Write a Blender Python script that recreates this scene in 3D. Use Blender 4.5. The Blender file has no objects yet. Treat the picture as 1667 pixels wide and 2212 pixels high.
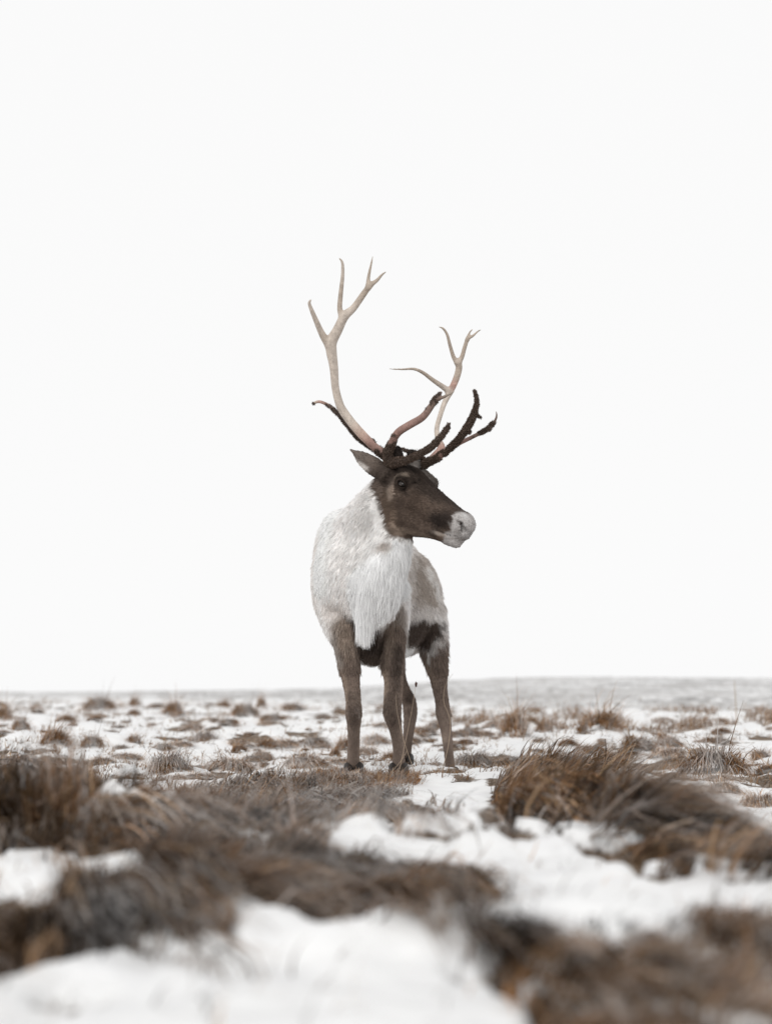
import bpy, math, random
import numpy as np
import openvdb as vdb
from mathutils import Vector

rng = np.random.default_rng(7)
S = bpy.context.scene
COL = S.collection

# ------------------------------------------------------------------ camera
PW, PH = 1667.0, 2212.0
LENS = 50.0
F = LENS / 36.0 * PH
EYE_Y = 1480.0                                   # picture row of the eye level
TH = math.atan((EYE_Y - PH / 2) / F)
CZ = 0.36
cam_d = bpy.data.cameras.new('camera')
cam = bpy.data.objects.new('camera', cam_d); COL.objects.link(cam)
cam.location = (0, 0, CZ)
cam.rotation_euler = (math.pi / 2 + TH, 0, 0)
cam_d.sensor_fit = 'VERTICAL'; cam_d.sensor_height = 36.0; cam_d.sensor_width = 36.0
cam_d.lens = LENS
cam_d.clip_start = 0.05; cam_d.clip_end = 3000
cam_d.dof.use_dof = True
cam_d.dof.focus_distance = 5.5
cam_d.dof.aperture_fstop = 2.0
S.camera = cam

# ------------------------------------------------------------------ world, sun
W = bpy.data.worlds.new('World'); S.world = W; W.use_nodes = True
nt = W.node_tree; nt.nodes.clear()
sky = nt.nodes.new('ShaderNodeTexSky'); sky.sky_type = 'NISHITA'; sky.sun_disc = False
SUN_EL, SUN_ROT = math.radians(24), math.radians(200)
sky.sun_elevation = SUN_EL; sky.sun_rotation = SUN_ROT
bw = nt.nodes.new('ShaderNodeRGBToBW')
sc_ = nt.nodes.new('ShaderNodeMath'); sc_.operation = 'MULTIPLY'; sc_.inputs[1].default_value = 0.10
mixw = nt.nodes.new('ShaderNodeMix'); mixw.data_type = 'RGBA'
mixw.inputs[0].default_value = 0.985            # thick even cloud in front of the sky
mixw.inputs[7].default_value = (0.970, 0.970, 0.970, 1)
bg = nt.nodes.new('ShaderNodeBackground'); bg.inputs[1].default_value = 1.0
wo = nt.nodes.new('ShaderNodeOutputWorld')
nt.links.new(sky.outputs[0], bw.inputs[0]); nt.links.new(bw.outputs[0], sc_.inputs[0])
nt.links.new(sc_.outputs[0], mixw.inputs[6]); nt.links.new(mixw.outputs[2], bg.inputs[0])
nt.links.new(bg.outputs[0], wo.inputs[0])
sd = bpy.data.lights.new('sun', 'SUN'); sd.energy = 1.5; sd.angle = math.radians(35); sd.color = (1, .985, .96)
so = bpy.data.objects.new('sun', sd); COL.objects.link(so)
sv = Vector((math.sin(SUN_ROT) * math.cos(SUN_EL), math.cos(SUN_ROT) * math.cos(SUN_EL), math.sin(SUN_EL)))
so.rotation_euler = sv.to_track_quat('Z', 'Y').to_euler()
S.view_settings.view_transform = 'Standard'; S.view_settings.look = 'None'
S.view_settings.exposure = 0.0; S.view_settings.gamma = 1.0
S.view_settings.use_curve_mapping = False
S.render.engine = 'CYCLES'
S.cycles.max_bounces = 10; S.cycles.diffuse_bounces = 6; S.cycles.transparent_max_bounces = 8

# ------------------------------------------------------------------ helpers
def A(*v): return np.array(v, dtype=np.float64)

def P(px, py, Y):
    """world point that stands at distance Y and shows at photo pixel (px, py)"""
    x = (px - PW / 2) / F; y = (PH / 2 - py) / F
    d = A(x, math.cos(TH) - y * math.sin(TH), math.sin(TH) + y * math.cos(TH))
    return A(0, 0, CZ) + d * (Y / d[1])

def proj(p):
    q = p - A(0, 0, CZ)
    fwd = A(0, math.cos(TH), math.sin(TH)); up = A(0, -math.sin(TH), math.cos(TH))
    dz = q @ fwd
    dz = np.where(dz < 1e-3, 1e-3, dz)
    return PW / 2 + F * q[..., 0] / dz, PH / 2 - F * (q @ up) / dz

def R(rpx, Y): return rpx * Y / F

def _hash(ix, iy, iz, seed):
    h = (ix.astype(np.int64) * 374761393 + iy.astype(np.int64) * 668265263 + iz.astype(np.int64) * 2147483647 + seed * 974711) & 0xffffffff
    h = ((h ^ (h >> 13)) * 1274126177) & 0xffffffff
    return ((h ^ (h >> 16)) & 0xffff) / 65535.0

def vnoise(x, y, z=None, seed=0):
    if z is None: z = np.zeros_like(x)
    ix, iy, iz = np.floor(x), np.floor(y), np.floor(z)
    fx, fy, fz = x - ix, y - iy, z - iz
    fx = fx * fx * (3 - 2 * fx); fy = fy * fy * (3 - 2 * fy); fz = fz * fz * (3 - 2 * fz)
    def c(a, b, d): return _hash(ix + a, iy + b, iz + d, seed)
    x00 = c(0, 0, 0) * (1 - fx) + c(1, 0, 0) * fx; x10 = c(0, 1, 0) * (1 - fx) + c(1, 1, 0) * fx
    x01 = c(0, 0, 1) * (1 - fx) + c(1, 0, 1) * fx; x11 = c(0, 1, 1) * (1 - fx) + c(1, 1, 1) * fx
    return (x00 * (1 - fy) + x10 * fy) * (1 - fz) + (x01 * (1 - fy) + x11 * fy) * fz

def fbm(x, y, z=None, oct=3, seed=0):
    s, a, t = 0, 1, 0
    for o in range(oct):
        k = 2.03 ** o
        if z is None: s = s + a * vnoise((.8 * x + .6 * y) * k + o * 7.3, (-.6 * x + .8 * y) * k + o * 3.1, None, seed + o)
        else:
            u, v, w = .36 * x + .48 * y - .8 * z, -.8 * x + .6 * y, .48 * x + .64 * y + .6 * z
            s = s + a * vnoise(u * k + o * 7.3, v * k + o * 3.1, w * k, seed + o)
        t += a; a *= .5
    return s / t

def sstep(a, b, x):
    t = np.clip((x - a) / (b - a), 0, 1); return t * t * (3 - 2 * t)

def inpoly(x, y, poly):
    r = np.zeros(x.shape, bool); n = len(poly)
    for i in range(n):
        x1, y1 = poly[i]; x2, y2 = poly[(i + 1) % n]
        if y1 == y2: continue
        c = ((y1 > y) != (y2 > y)) & (x < (x2 - x1) * (y - y1) / (y2 - y1) + x1)
        r ^= c
    return r

def polydist(x, y, poly):
    """signed distance to the polygon, positive inside"""
    d = np.full(x.shape, 1e9); n = len(poly)
    for i in range(n):
        x1, y1 = poly[i]; x2, y2 = poly[(i + 1) % n]
        ex, ey = x2 - x1, y2 - y1
        t = np.clip(((x - x1) * ex + (y - y1) * ey) / (ex * ex + ey * ey + 1e-9), 0, 1)
        d = np.minimum(d, np.hypot(x - x1 - t * ex, y - y1 - t * ey))
    return np.where(inpoly(x, y, poly), d, -d)

def mesh_obj(name, verts, faces, mat, parent=None, colors=None, smooth=True, quads=True, link=True):
    me = bpy.data.meshes.new(name)
    verts = np.asarray(verts, np.float32); faces = np.asarray(faces, np.int32)
    k = faces.shape[1]
    me.vertices.add(len(verts)); me.vertices.foreach_set('co', verts.ravel())
    me.loops.add(faces.size); me.loops.foreach_set('vertex_index', faces.ravel())
    me.polygons.add(len(faces))
    me.polygons.foreach_set('loop_start', np.arange(0, faces.size, k, dtype=np.int32))
    me.polygons.foreach_set('use_smooth', np.full(len(faces), smooth))
    me.update(calc_edges=True); me.validate()
    if colors is not None:
        at = me.color_attributes.new('col', 'FLOAT_COLOR', 'POINT')
        c = np.ones((len(verts), 4), np.float32); c[:, :3] = colors
        at.data.foreach_set('color', c.ravel())
    me.materials.append(mat)
    if not link: return me
    o = bpy.data.objects.new(name, me); COL.objects.link(o)
    if parent is not None: o.parent = parent
    return o

def curves_obj(name, pts, rad, cols, mat, parent=None):
    """pts (n,k,3), rad (n,k), cols (n,k,3) -> hair curves object"""
    n, k, _ = pts.shape
    hc = bpy.data.hair_curves.new(name)
    hc.add_curves([k] * n)
    hc.attributes['position'].data.foreach_set('vector', pts.astype(np.float32).ravel())
    ra = hc.attributes.get('radius') or hc.attributes.new('radius', 'FLOAT', 'POINT')
    ra.data.foreach_set('value', rad.astype(np.float32).ravel())
    ca = hc.attributes.new('col', 'FLOAT_COLOR', 'POINT')
    c = np.ones((n * k, 4), np.float32); c[:, :3] = cols.reshape(-1, 3)
    ca.data.foreach_set('color', c.ravel())
    hc.materials.append(mat)
    o = bpy.data.objects.new(name, hc); COL.objects.link(o)
    if parent is not None: o.parent = parent
    return o

def tag(o, label=None, cat=None, group=None, kind=None):
    if label: o['label'] = label
    if cat: o['category'] = cat
    if group: o['group'] = group
    if kind: o['kind'] = kind
    return o

# ------------------------------------------------------------------ materials
def new_mat(name, base=(.5, .5, .5), rough=.7, spec=.3):
    m = bpy.data.materials.new(name); m.use_nodes = True
    b = m.node_tree.nodes['Principled BSDF']
    b.inputs['Base Color'].default_value = (*base, 1); b.inputs['Roughness'].default_value = rough
    b.inputs['Specular IOR Level'].default_value = spec
    return m, m.node_tree, b

def attr_mat(name, rough=.7, spec=.2, bump=0, scale=200, var=0.0, trans=0.0):
    m, t, b = new_mat(name, rough=rough, spec=spec)
    a = t.nodes.new('ShaderNodeAttribute'); a.attribute_name = 'col'
    src = a.outputs['Color']
    if var:
        n = t.nodes.new('ShaderNodeTexNoise'); n.inputs['Scale'].default_value = scale * .6; n.inputs['Detail'].default_value = 4
        tc = t.nodes.new('ShaderNodeTexCoord'); t.links.new(tc.outputs['Object'], n.inputs['Vector'])
        mr = t.nodes.new('ShaderNodeMapRange'); mr.inputs[1].default_value = .3; mr.inputs[2].default_value = .7
        mr.inputs[3].default_value = 1 - var; mr.inputs[4].default_value = 1 + var * .4
        t.links.new(n.outputs[0], mr.inputs[0])
        vm = t.nodes.new('ShaderNodeVectorMath'); vm.operation = 'SCALE'
        t.links.new(src, vm.inputs[0]); t.links.new(mr.outputs[0], vm.inputs['Scale']); src = vm.outputs[0]
    t.links.new(src, b.inputs['Base Color'])
    if bump:
        n = t.nodes.new('ShaderNodeTexNoise'); n.inputs['Scale'].default_value = scale; n.inputs['Detail'].default_value = 5
        tc = t.nodes.new('ShaderNodeTexCoord'); t.links.new(tc.outputs['Object'], n.inputs['Vector'])
        bp = t.nodes.new('ShaderNodeBump'); bp.inputs['Strength'].default_value = bump; bp.inputs['Distance'].default_value = .004
        t.links.new(n.outputs[0], bp.inputs['Height']); t.links.new(bp.outputs[0], b.inputs['Normal'])
    if trans:
        tr = t.nodes.new('ShaderNodeBsdfTranslucent'); mx = t.nodes.new('ShaderNodeMixShader')
        mx.inputs[0].default_value = trans
        t.links.new(src, tr.inputs[0]); t.links.new(b.outputs[0], mx.inputs[1]); t.links.new(tr.outputs[0], mx.inputs[2])
        t.links.new(mx.outputs[0], t.nodes['Material Output'].inputs[0])
    return m

M_skin = attr_mat('deer_skin', rough=.9, spec=.1, bump=.5, scale=150)
M_fur = attr_mat('deer_fur', rough=.75, spec=.12, trans=.25)
M_antler = attr_mat('antler_bone', rough=.62, spec=.3, bump=.6, scale=90, var=.16)
M_velvet = attr_mat('antler_velvet', rough=.9, spec=.05)
M_hoof, _, _ = new_mat('hoof_horn', (.018, .014, .012), .55, .3)
M_lid, _, _ = new_mat('eyelid_skin', (.022, .016, .013), .9, .05)
M_eye, _, eb = new_mat('eye_gloss', (.008, .006, .005), .2, .25)
M_iris, _, _ = new_mat('iris', (.02, .014, .010), .15, .5)
M_grass = attr_mat('dead_grass', rough=.8, spec=.1, trans=.3)

# ground: snow lying over dark turf
def ground_material():
    m, t, b = new_mat('snow_and_turf', rough=.85, spec=.12)
    L = t.links.new
    tc = t.nodes.new('ShaderNodeTexCoord')
    at = t.nodes.new('ShaderNodeAttribute'); at.attribute_name = 'snow'
    ah = t.nodes.new('ShaderNodeAttribute'); ah.attribute_name = 'hill'
    def noise(scale, detail=4, stretch=None):
        n = t.nodes.new('ShaderNodeTexNoise'); n.inputs['Scale'].default_value = scale; n.inputs['Detail'].default_value = detail
        if stretch:
            mp = t.nodes.new('ShaderNodeMapping'); mp.inputs['Scale'].default_value = stretch
            L(tc.outputs['Object'], mp.inputs[0]); L(mp.outputs[0], n.inputs['Vector'])
        else: L(tc.outputs['Object'], n.inputs['Vector'])
        return n.outputs[0]
    def math_(op, a, b_):
        n = t.nodes.new('ShaderNodeMath'); n.operation = op
        for i, v in enumerate((a, b_)):
            if isinstance(v, (int, float)): n.inputs[i].default_value = v
            else: L(v, n.inputs[i])
        return n.outputs[0]
    def ramp(x, lo, hi, a=0., b_=1.):
        n = t.nodes.new('ShaderNodeMapRange'); n.inputs[1].default_value = lo; n.inputs[2].default_value = hi
        n.inputs[3].default_value = a; n.inputs[4].default_value = b_; L(x, n.inputs[0]); return n.outputs[0]
    def mix(f, a, b_):
        n = t.nodes.new('ShaderNodeMix'); n.data_type = 'RGBA'
        L(f, n.inputs[0])
        for i, v in ((6, a), (7, b_)):
            if isinstance(v, tuple): n.inputs[i].default_value = (*v, 1)
            else: L(v, n.inputs[i])
        return n.outputs[2]
    n1 = noise(22, 7); n2 = noise(7, 5); n3 = noise(120, 4)
    e = math_('ADD', at.outputs['Fac'], math_('MULTIPLY', math_('SUBTRACT', n1, .5), 1.05))
    e = math_('ADD', e, math_('MULTIPLY', math_('SUBTRACT', n3, .5), .4))
    sn = ramp(e, .40, .60)
    turf = mix(ramp(n1, .35, .65), (.050, .036, .027), (.20, .15, .11))
    turf = mix(ramp(n3, .45, .7), turf, (.27, .215, .17))
    snow = mix(ramp(n2, .3, .7), (.73, .73, .735), (.80, .80, .795))
    near = mix(sn, turf, snow)
    # the far hillside: heather showing through thin snow as fine grey speckle
    s1 = noise(1.0, 6, (2.2, .9, 1)); s2 = noise(.16, 4, (.6, 1.3, 1)); s3 = noise(6, 5, (1.4, .6, 1))
    sp = ramp(math_('ADD', math_('MULTIPLY', s3, .55), math_('MULTIPLY', s1, .45)), .40, .60)
    hs = mix(sp, (.22, .21, .205), (.80, .80, .80))
    s4 = noise(.35, 5, (.5, 1.6, 1))
    hs = mix(ramp(s2, .38, .62, 0, .45), hs, (.80, .80, .80))
    hs = mix(ramp(s4, .45, .6, 0, .6), hs, (.40, .385, .375))
    col = mix(ah.outputs['Fac'], near, hs)
    L(col, b.inputs['Base Color'])
    bp = t.nodes.new('ShaderNodeBump'); bp.inputs['Strength'].default_value = .35; bp.inputs['Distance'].default_value = .02
    L(n1, bp.inputs['Height']); L(bp.outputs[0], b.inputs['Normal'])
    return m
M_ground = ground_material()

# ------------------------------------------------------------------ ground
SNOW_POLYS = [
    [(-200, 2125), (0, 2122), (100, 2088), (190, 2060), (290, 2072), (400, 2108), (478, 2125), (498, 2085), (492, 2010), (545, 1972), (610, 1968), (700, 2000), (800, 1996), (870, 1985), (925, 2012), (960, 2070), (1020, 2092), (1055, 2140), (1140, 2215), (1150, 2600), (-200, 2600)],
    [(672, 1872), (735, 1782), (800, 1760), (850, 1800), (900, 1812), (960, 1825), (1010, 1795), (1060, 1785), (1110, 1825), (1190, 1802), (1290, 1860), (1420, 1908), (1490, 1905), (1495, 1860), (1550, 1862), (1575, 1915), (1680, 1905), (1900, 1905), (1900, 1985), (1667, 1990), (1560, 1970), (1500, 1985), (1520, 2050), (1540, 2130), (1475, 2120), (1440, 2030), (1330, 2015), (1260, 2035), (1180, 1990), (1120, 1975), (1060, 1925), (1030, 1880), (960, 1852), (850, 1870), (760, 1842)],
    [(-200, 1862), (0, 1856), (70, 1852), (132, 1868), (128, 1930), (80, 1955), (-200, 1940)],
    [(1640, 2075), (1800, 2040), (1800, 2160), (1650, 2150)],
    [(1235, 2095), (1290, 2090), (1285, 2125), (1240, 2128)],
    [(905, 1690), (1000, 1672), (1090, 1690), (1060, 1730), (1030, 1790), (940, 1770), (880, 1730)],
    [(550, 1895), (680, 1880), (760, 1905), (700, 1930), (600, 1925)],
]
DARK_POLYS = [[(75, 2160), (140, 2138), (220, 2150), (225, 2185), (90, 2190)], [(965, 2112), (1000, 2105), (1050, 2125), (1055, 2145), (1000, 2140)]]
GRASSY = [(-300, 1690), (60, 1640), (170, 1655), (240, 1705), (400, 1722), (500, 1700), (560, 1698), (700, 1692), (760, 1708), (900, 1712), (1060, 1700), (1150, 1650), (1290, 1660), (1400, 1720), (1480, 1790), (1580, 1850), (1700, 1870), (2000, 1900), (2000, 2700), (-300, 2700)]

FEET = [(P(764, 1676, 5.60), 0), (P(860, 1676, 5.60), 0), (P(877, 1650, 6.52), 0), (P(974, 1684, 6.28), 0)]

def base_height(x, y):
    r = np.hypot(x, y)
    z = (fbm(x * 1.1, y * 1.1, oct=2, seed=3) - .5) * .10 * sstep(2.5, 6, r)
    z = z + (fbm(x * 3.2, y * 3.2, oct=3, seed=11) - .5) * (.035 + .055 * sstep(3.5, 6, r))
    z = z + (np.abs(fbm(x * 1.7 + 5, y * 1.7, oct=2, seed=21) - .5)) * .14 * sstep(6.0, 9, r)
    z = z - .02
    # the moor runs out to a long low hill: crest height by bearing
    u = PW / 2 + F * x / np.maximum(y, 1)
    crest = np.interp(u, [-900, 0, 60, 530, 740, 960, 1100, 1250, 1667, 2600], [1497, 1494, 1497, 1492, 1487, 1471, 1465, 1462, 1466, 1474])
    zc = CZ + (EYE_Y - crest) / F * 48
    foot = 14 + 16 * (1 - sstep(700, 1000, u))
    t = sstep(foot, 50, y)
    z = z * (1 - .6 * sstep(15, 40, y)) + zc * t - .02 * np.clip(y - 52, 0, 600)
    z = z + (fbm(x * .35, y * .35, oct=3, seed=31) - .5) * .22 * sstep(9, 20, r) * (1 - .8 * sstep(25, 45, r))
    # ground levels under the four hooves
    for f, _ in FEET:
        w = np.exp(-((x - f[0]) ** 2 + (y - f[1]) ** 2) / (2 * .16 ** 2))
        z = z * (1 - w) + (f[2] - .012) * w
    return z

def banks(x, y):
    z = 0
    def b(px, py, d, sx, sy, h):
        c = P(px, py, d)
        return h * np.exp(-(((x - c[0]) / sx) ** 2 + ((y - d) / sy) ** 2))
    z = z + b(60, 1800, 2.9, .34, .24, .10)
    z = z + b(430, 1810, 3.0, .42, .24, .085)
    z = z + b(300, 1960, 2.15, .24, .15, .085)
    z = z + b(1260, 1760, 3.35, .26, .24, .135)
    z = z + b(1450, 1830, 2.95, .24, .18, .08)
    z = z + b(1000, 1840, 2.75, .34, .17, .075)
    z = z + b(720, 1880, 2.5, .30, .13, .04)
    z = z + b(1500, 1930, 2.3, .4, .2, .04)
    z = z + b(700, 2010, 1.9, .25, .16, .045)
    z = z + b(1180, 2060, 1.85, .16, .12, .04)
    z = z + b(1600, 2050, 1.9, .25, .16, .04)
    return z

def snow_cover(x, y, z):
    """1 = under snow, 0 = bare turf"""
    px, py = proj(np.stack([x, y, z + .035 * (y < 3.6)], -1))
    near = y < 5.4
    pxn = px + (fbm(x * 14, y * 14, oct=4, seed=51) - .5) * 70
    pyn = py + (fbm(x * 14 + 9, y * 14, oct=4, seed=52) - .5) * 44
    fg = np.full(x.shape, -400.)
    idx = np.where(near & (py > 1600) & (py < 2700))[0]
    if len(idx):
        X, Yy = pxn[idx], pyn[idx]
        d = np.full(len(idx), -300.)
        for pl in SNOW_POLYS: d = np.maximum(d, polydist(X, Yy, pl))
        for pl in DARK_POLYS: d = np.minimum(d, -polydist(X, Yy, pl))
        outside = -polydist(X, Yy, GRASSY)
        d = np.maximum(d, outside)
        fg[idx] = d
    fgm = sstep(-15, 15, fg)
    bits = sstep(.635, .70, fbm(x * 6.5, y * 6.5, oct=3, seed=87) + .055 * ((px > 1120) & (py > 1960))) * .95 * (1 - ((px < 520) & (py < 1850)))
    fgm = np.maximum(fgm, bits * sstep(1.2, 1.8, y + 2 * (px > 1000)))
    # moor: snow broken by patches of turf
    n = fbm(x * 1.5, y * 1.0, oct=3, seed=61) * .42 + fbm(x * 7.5, y * 4.6, oct=5, seed=62) * .58
    far = sstep(.345, .545, n + .03 * sstep(9, 20, np.hypot(x, y)))
    w = sstep(3.6, 4.6, y) * (py < 1700)
    out = np.where(fg > -399, np.where(py < 1720, np.minimum(fgm, np.maximum(far, .0)), fgm), far)
    out = np.where(near & (py >= 2700), 1, out)
    return out

def ground_z(x, y):
    x = np.asarray(x, float); y = np.asarray(y, float)
    z = base_height(x, y) + banks(x, y)
    m = snow_cover(x.ravel(), y.ravel(), z.ravel()).reshape(x.shape)
    th = (.030 - .016 * sstep(3.4, 4, y) * (1 - sstep(5, 6, y))) * (1 - sstep(12, 30, y)) + .018 * (1 - sstep(2.8, 4.2, y))
    lump = (fbm(x * 7, y * 7, oct=3, seed=57) - .5) * .030 + (fbm(x * 22, y * 22, oct=2, seed=58) - .5) * .008
    z = z + (fbm(x * 8 + 3, y * 8, oct=2, seed=59) - .5) * .075 * (1 - m) * (1 - sstep(3.8, 4.8, y))
    z = z + lump * m * (1 - sstep(3.8, 5, y)) 
    near_feet = 0
    for f, _ in FEET: near_feet = near_feet + np.exp(-((x - f[0]) ** 2 + (y - f[1]) ** 2) / (2 * .10 ** 2))
    th = th * (1 - np.clip(near_feet, 0, 1))
    return z + th * m, m

def build_ground():
    cx, cy = 0.0, -1.2
    nr, na = 1150, 420
    r = .7 * (600 / .7) ** np.linspace(0, 1, nr)
    a = np.linspace(-math.radians(62), math.radians(62), na)
    a = a * (.55 + .45 * np.abs(a) / a.max())
    rr, aa = np.meshgrid(r, a, indexing='ij')
    x = cx + rr * np.sin(aa); y = cy + rr * np.cos(aa)
    z, m = ground_z(x, y)
    i = np.arange(nr * na).reshape(nr, na)
    f = np.stack([i[:-1, :-1], i[:-1, 1:], i[1:, 1:], i[1:, :-1]], -1).reshape(-1, 4)[:, ::-1]
    o = mesh_obj('ground', np.stack([x, y, z], -1).reshape(-1, 3), f, M_ground)
    at = o.data.attributes.new('snow', 'FLOAT', 'POINT'); at.data.foreach_set('value', m.astype(np.float32).ravel())
    edge = 15 + 20 * (1 - sstep(-7, 5, x)) + 3 * (fbm(x * .3, y * .3, oct=2, seed=71) - .5)
    h = sstep(0, 6, y - edge)
    ah = o.data.attributes.new('hill', 'FLOAT', 'POINT'); ah.data.foreach_set('value', h.astype(np.float32).ravel())
    tag(o, 'snow covered moor ground with bare brown turf showing, rising to a low hill', kind='structure')
build_ground()

def ground_at_px(px, py, near=1.0, far=80):
    ys = near * (far / near) ** np.linspace(0, 1, 500)
    pts = np.array([P(px, py, yy) for yy in ys])
    z, _ = ground_z(pts[:, 0], pts[:, 1])
    below = np.where(pts[:, 2] < z)[0]
    k = below[0] if len(below) else len(ys) - 1
    p = pts[k].copy(); p[2] = z[k]
    return p

# ------------------------------------------------------------------ grass
def blades(roots, dirs, length, width, droop, cols, seg=4, lift=.6, tipcol=None, nrm=None):
    """ribbons that rise from the root and bend over along the slope; droop 1 = lying flat"""
    n = len(roots)
    up = np.tile(A(0, 0, 1), (n, 1)) if nrm is None else nrm
    t = np.linspace(0, 1, seg + 1)
    L = length[:, None, None]; D = np.clip(droop, 0, 1.1)[:, None, None]; T = t[None, :, None]
    d3 = dirs - (dirs * up).sum(1)[:, None] * up; d3 /= np.linalg.norm(d3, axis=1)[:, None] + 1e-9
    out = d3[:, None, :]; U = up[:, None, :]
    ang = D * 1.15 * T ** .7 + .25 * D
    pts = roots[:, None, :] + L * T * (out * np.sin(ang) + U * np.cos(ang) * (1.0 - .12 * D) * lift / .6)
    wob = rng.normal(0, 1, (n, 1, 3)) * .07 * L * T * T + rng.normal(0, 1, (n, 1, 3)) * .05 * L * np.sin(T * 3.1)
    pts = pts + wob
    pts[:, :, 2] -= (L * T ** 2 * D * .22)[:, :, 0]
    side = np.cross(dirs + rng.normal(0, .5, dirs.shape), up); side /= np.linalg.norm(side, axis=1)[:, None] + 1e-9
    w = width[:, None, None] * (1 - T ** 1.6 * .85)
    v = np.stack([pts - side[:, None, :] * w / 2, pts + side[:, None, :] * w / 2], 2)
    base = np.arange(n)[:, None] * (2 * (seg + 1))
    s = np.arange(seg)[None, :] * 2
    b = base + s
    f = np.stack([b, b + 1, b + 3, b + 2], -1).reshape(-1, 4)
    tc = cols if tipcol is None else tipcol
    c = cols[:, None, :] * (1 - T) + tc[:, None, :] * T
    c = np.repeat(c[:, :, None, :], 2, 2)
    return v.reshape(-1, 3), f, c.reshape(-1, 3)

STRAW = np.array([(.40, .27, .175), (.29, .185, .11), (.17, .11, .070), (.52, .39, .27), (.36, .205, .105), (.11, .075, .052), (.28, .19, .13)]) * np.array([1.0, .93, .84])
FROST = A(.76, .74, .73)

def grass_colors(n, frost=.15, dark=0.0, ochre=0.0):
    c = STRAW[rng.integers(0, len(STRAW), n)] * rng.uniform(.7, 1.25, (n, 1))
    c = c * (1 - dark)
    c = c * (1 - ochre) + A(.30, .17, .085) * rng.uniform(.6, 1.2, (n, 1)) * ochre
    fr = rng.random(n) < frost
    k = rng.uniform(.3, .9, n)[:, None] * fr[:, None]
    tip = c * (1 - k) + FROST * k
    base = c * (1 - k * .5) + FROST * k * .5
    return base * .5, tip  # roots darkened: shade low in the grass put into the colour

def sample_poly(poly, n, ymin=1.1, ymax=6.5):
    """random ground points whose place in view falls in a photo polygon"""
    p = np.array(poly, float)
    out = []
    # area in plan: corners dropped on the ground
    c = np.array([ground_at_px(a, min(b, 2500)) for a, b in poly])
    x0, x1 = c[:, 0].min() - .05, c[:, 0].max() + .05; y0, y1 = max(ymin, c[:, 1].min() - .1), min(ymax, c[:, 1].max() + .1)
    tot = 0
    for _ in range(60):
        x = rng.uniform(x0, x1, n * 2); y = rng.uniform(y0, y1, n * 2)
        z, m = ground_z(x, y)
        px, py = proj(np.stack([x, y, z], -1))
        ok = inpoly(px, py, poly)
        q = np.stack([x, y, z], -1)[ok]; out.append(np.c_[q, m[ok]]); tot += ok.sum()
        if tot >= n: break
    o = np.concatenate(out)[:n]
    return o

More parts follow.
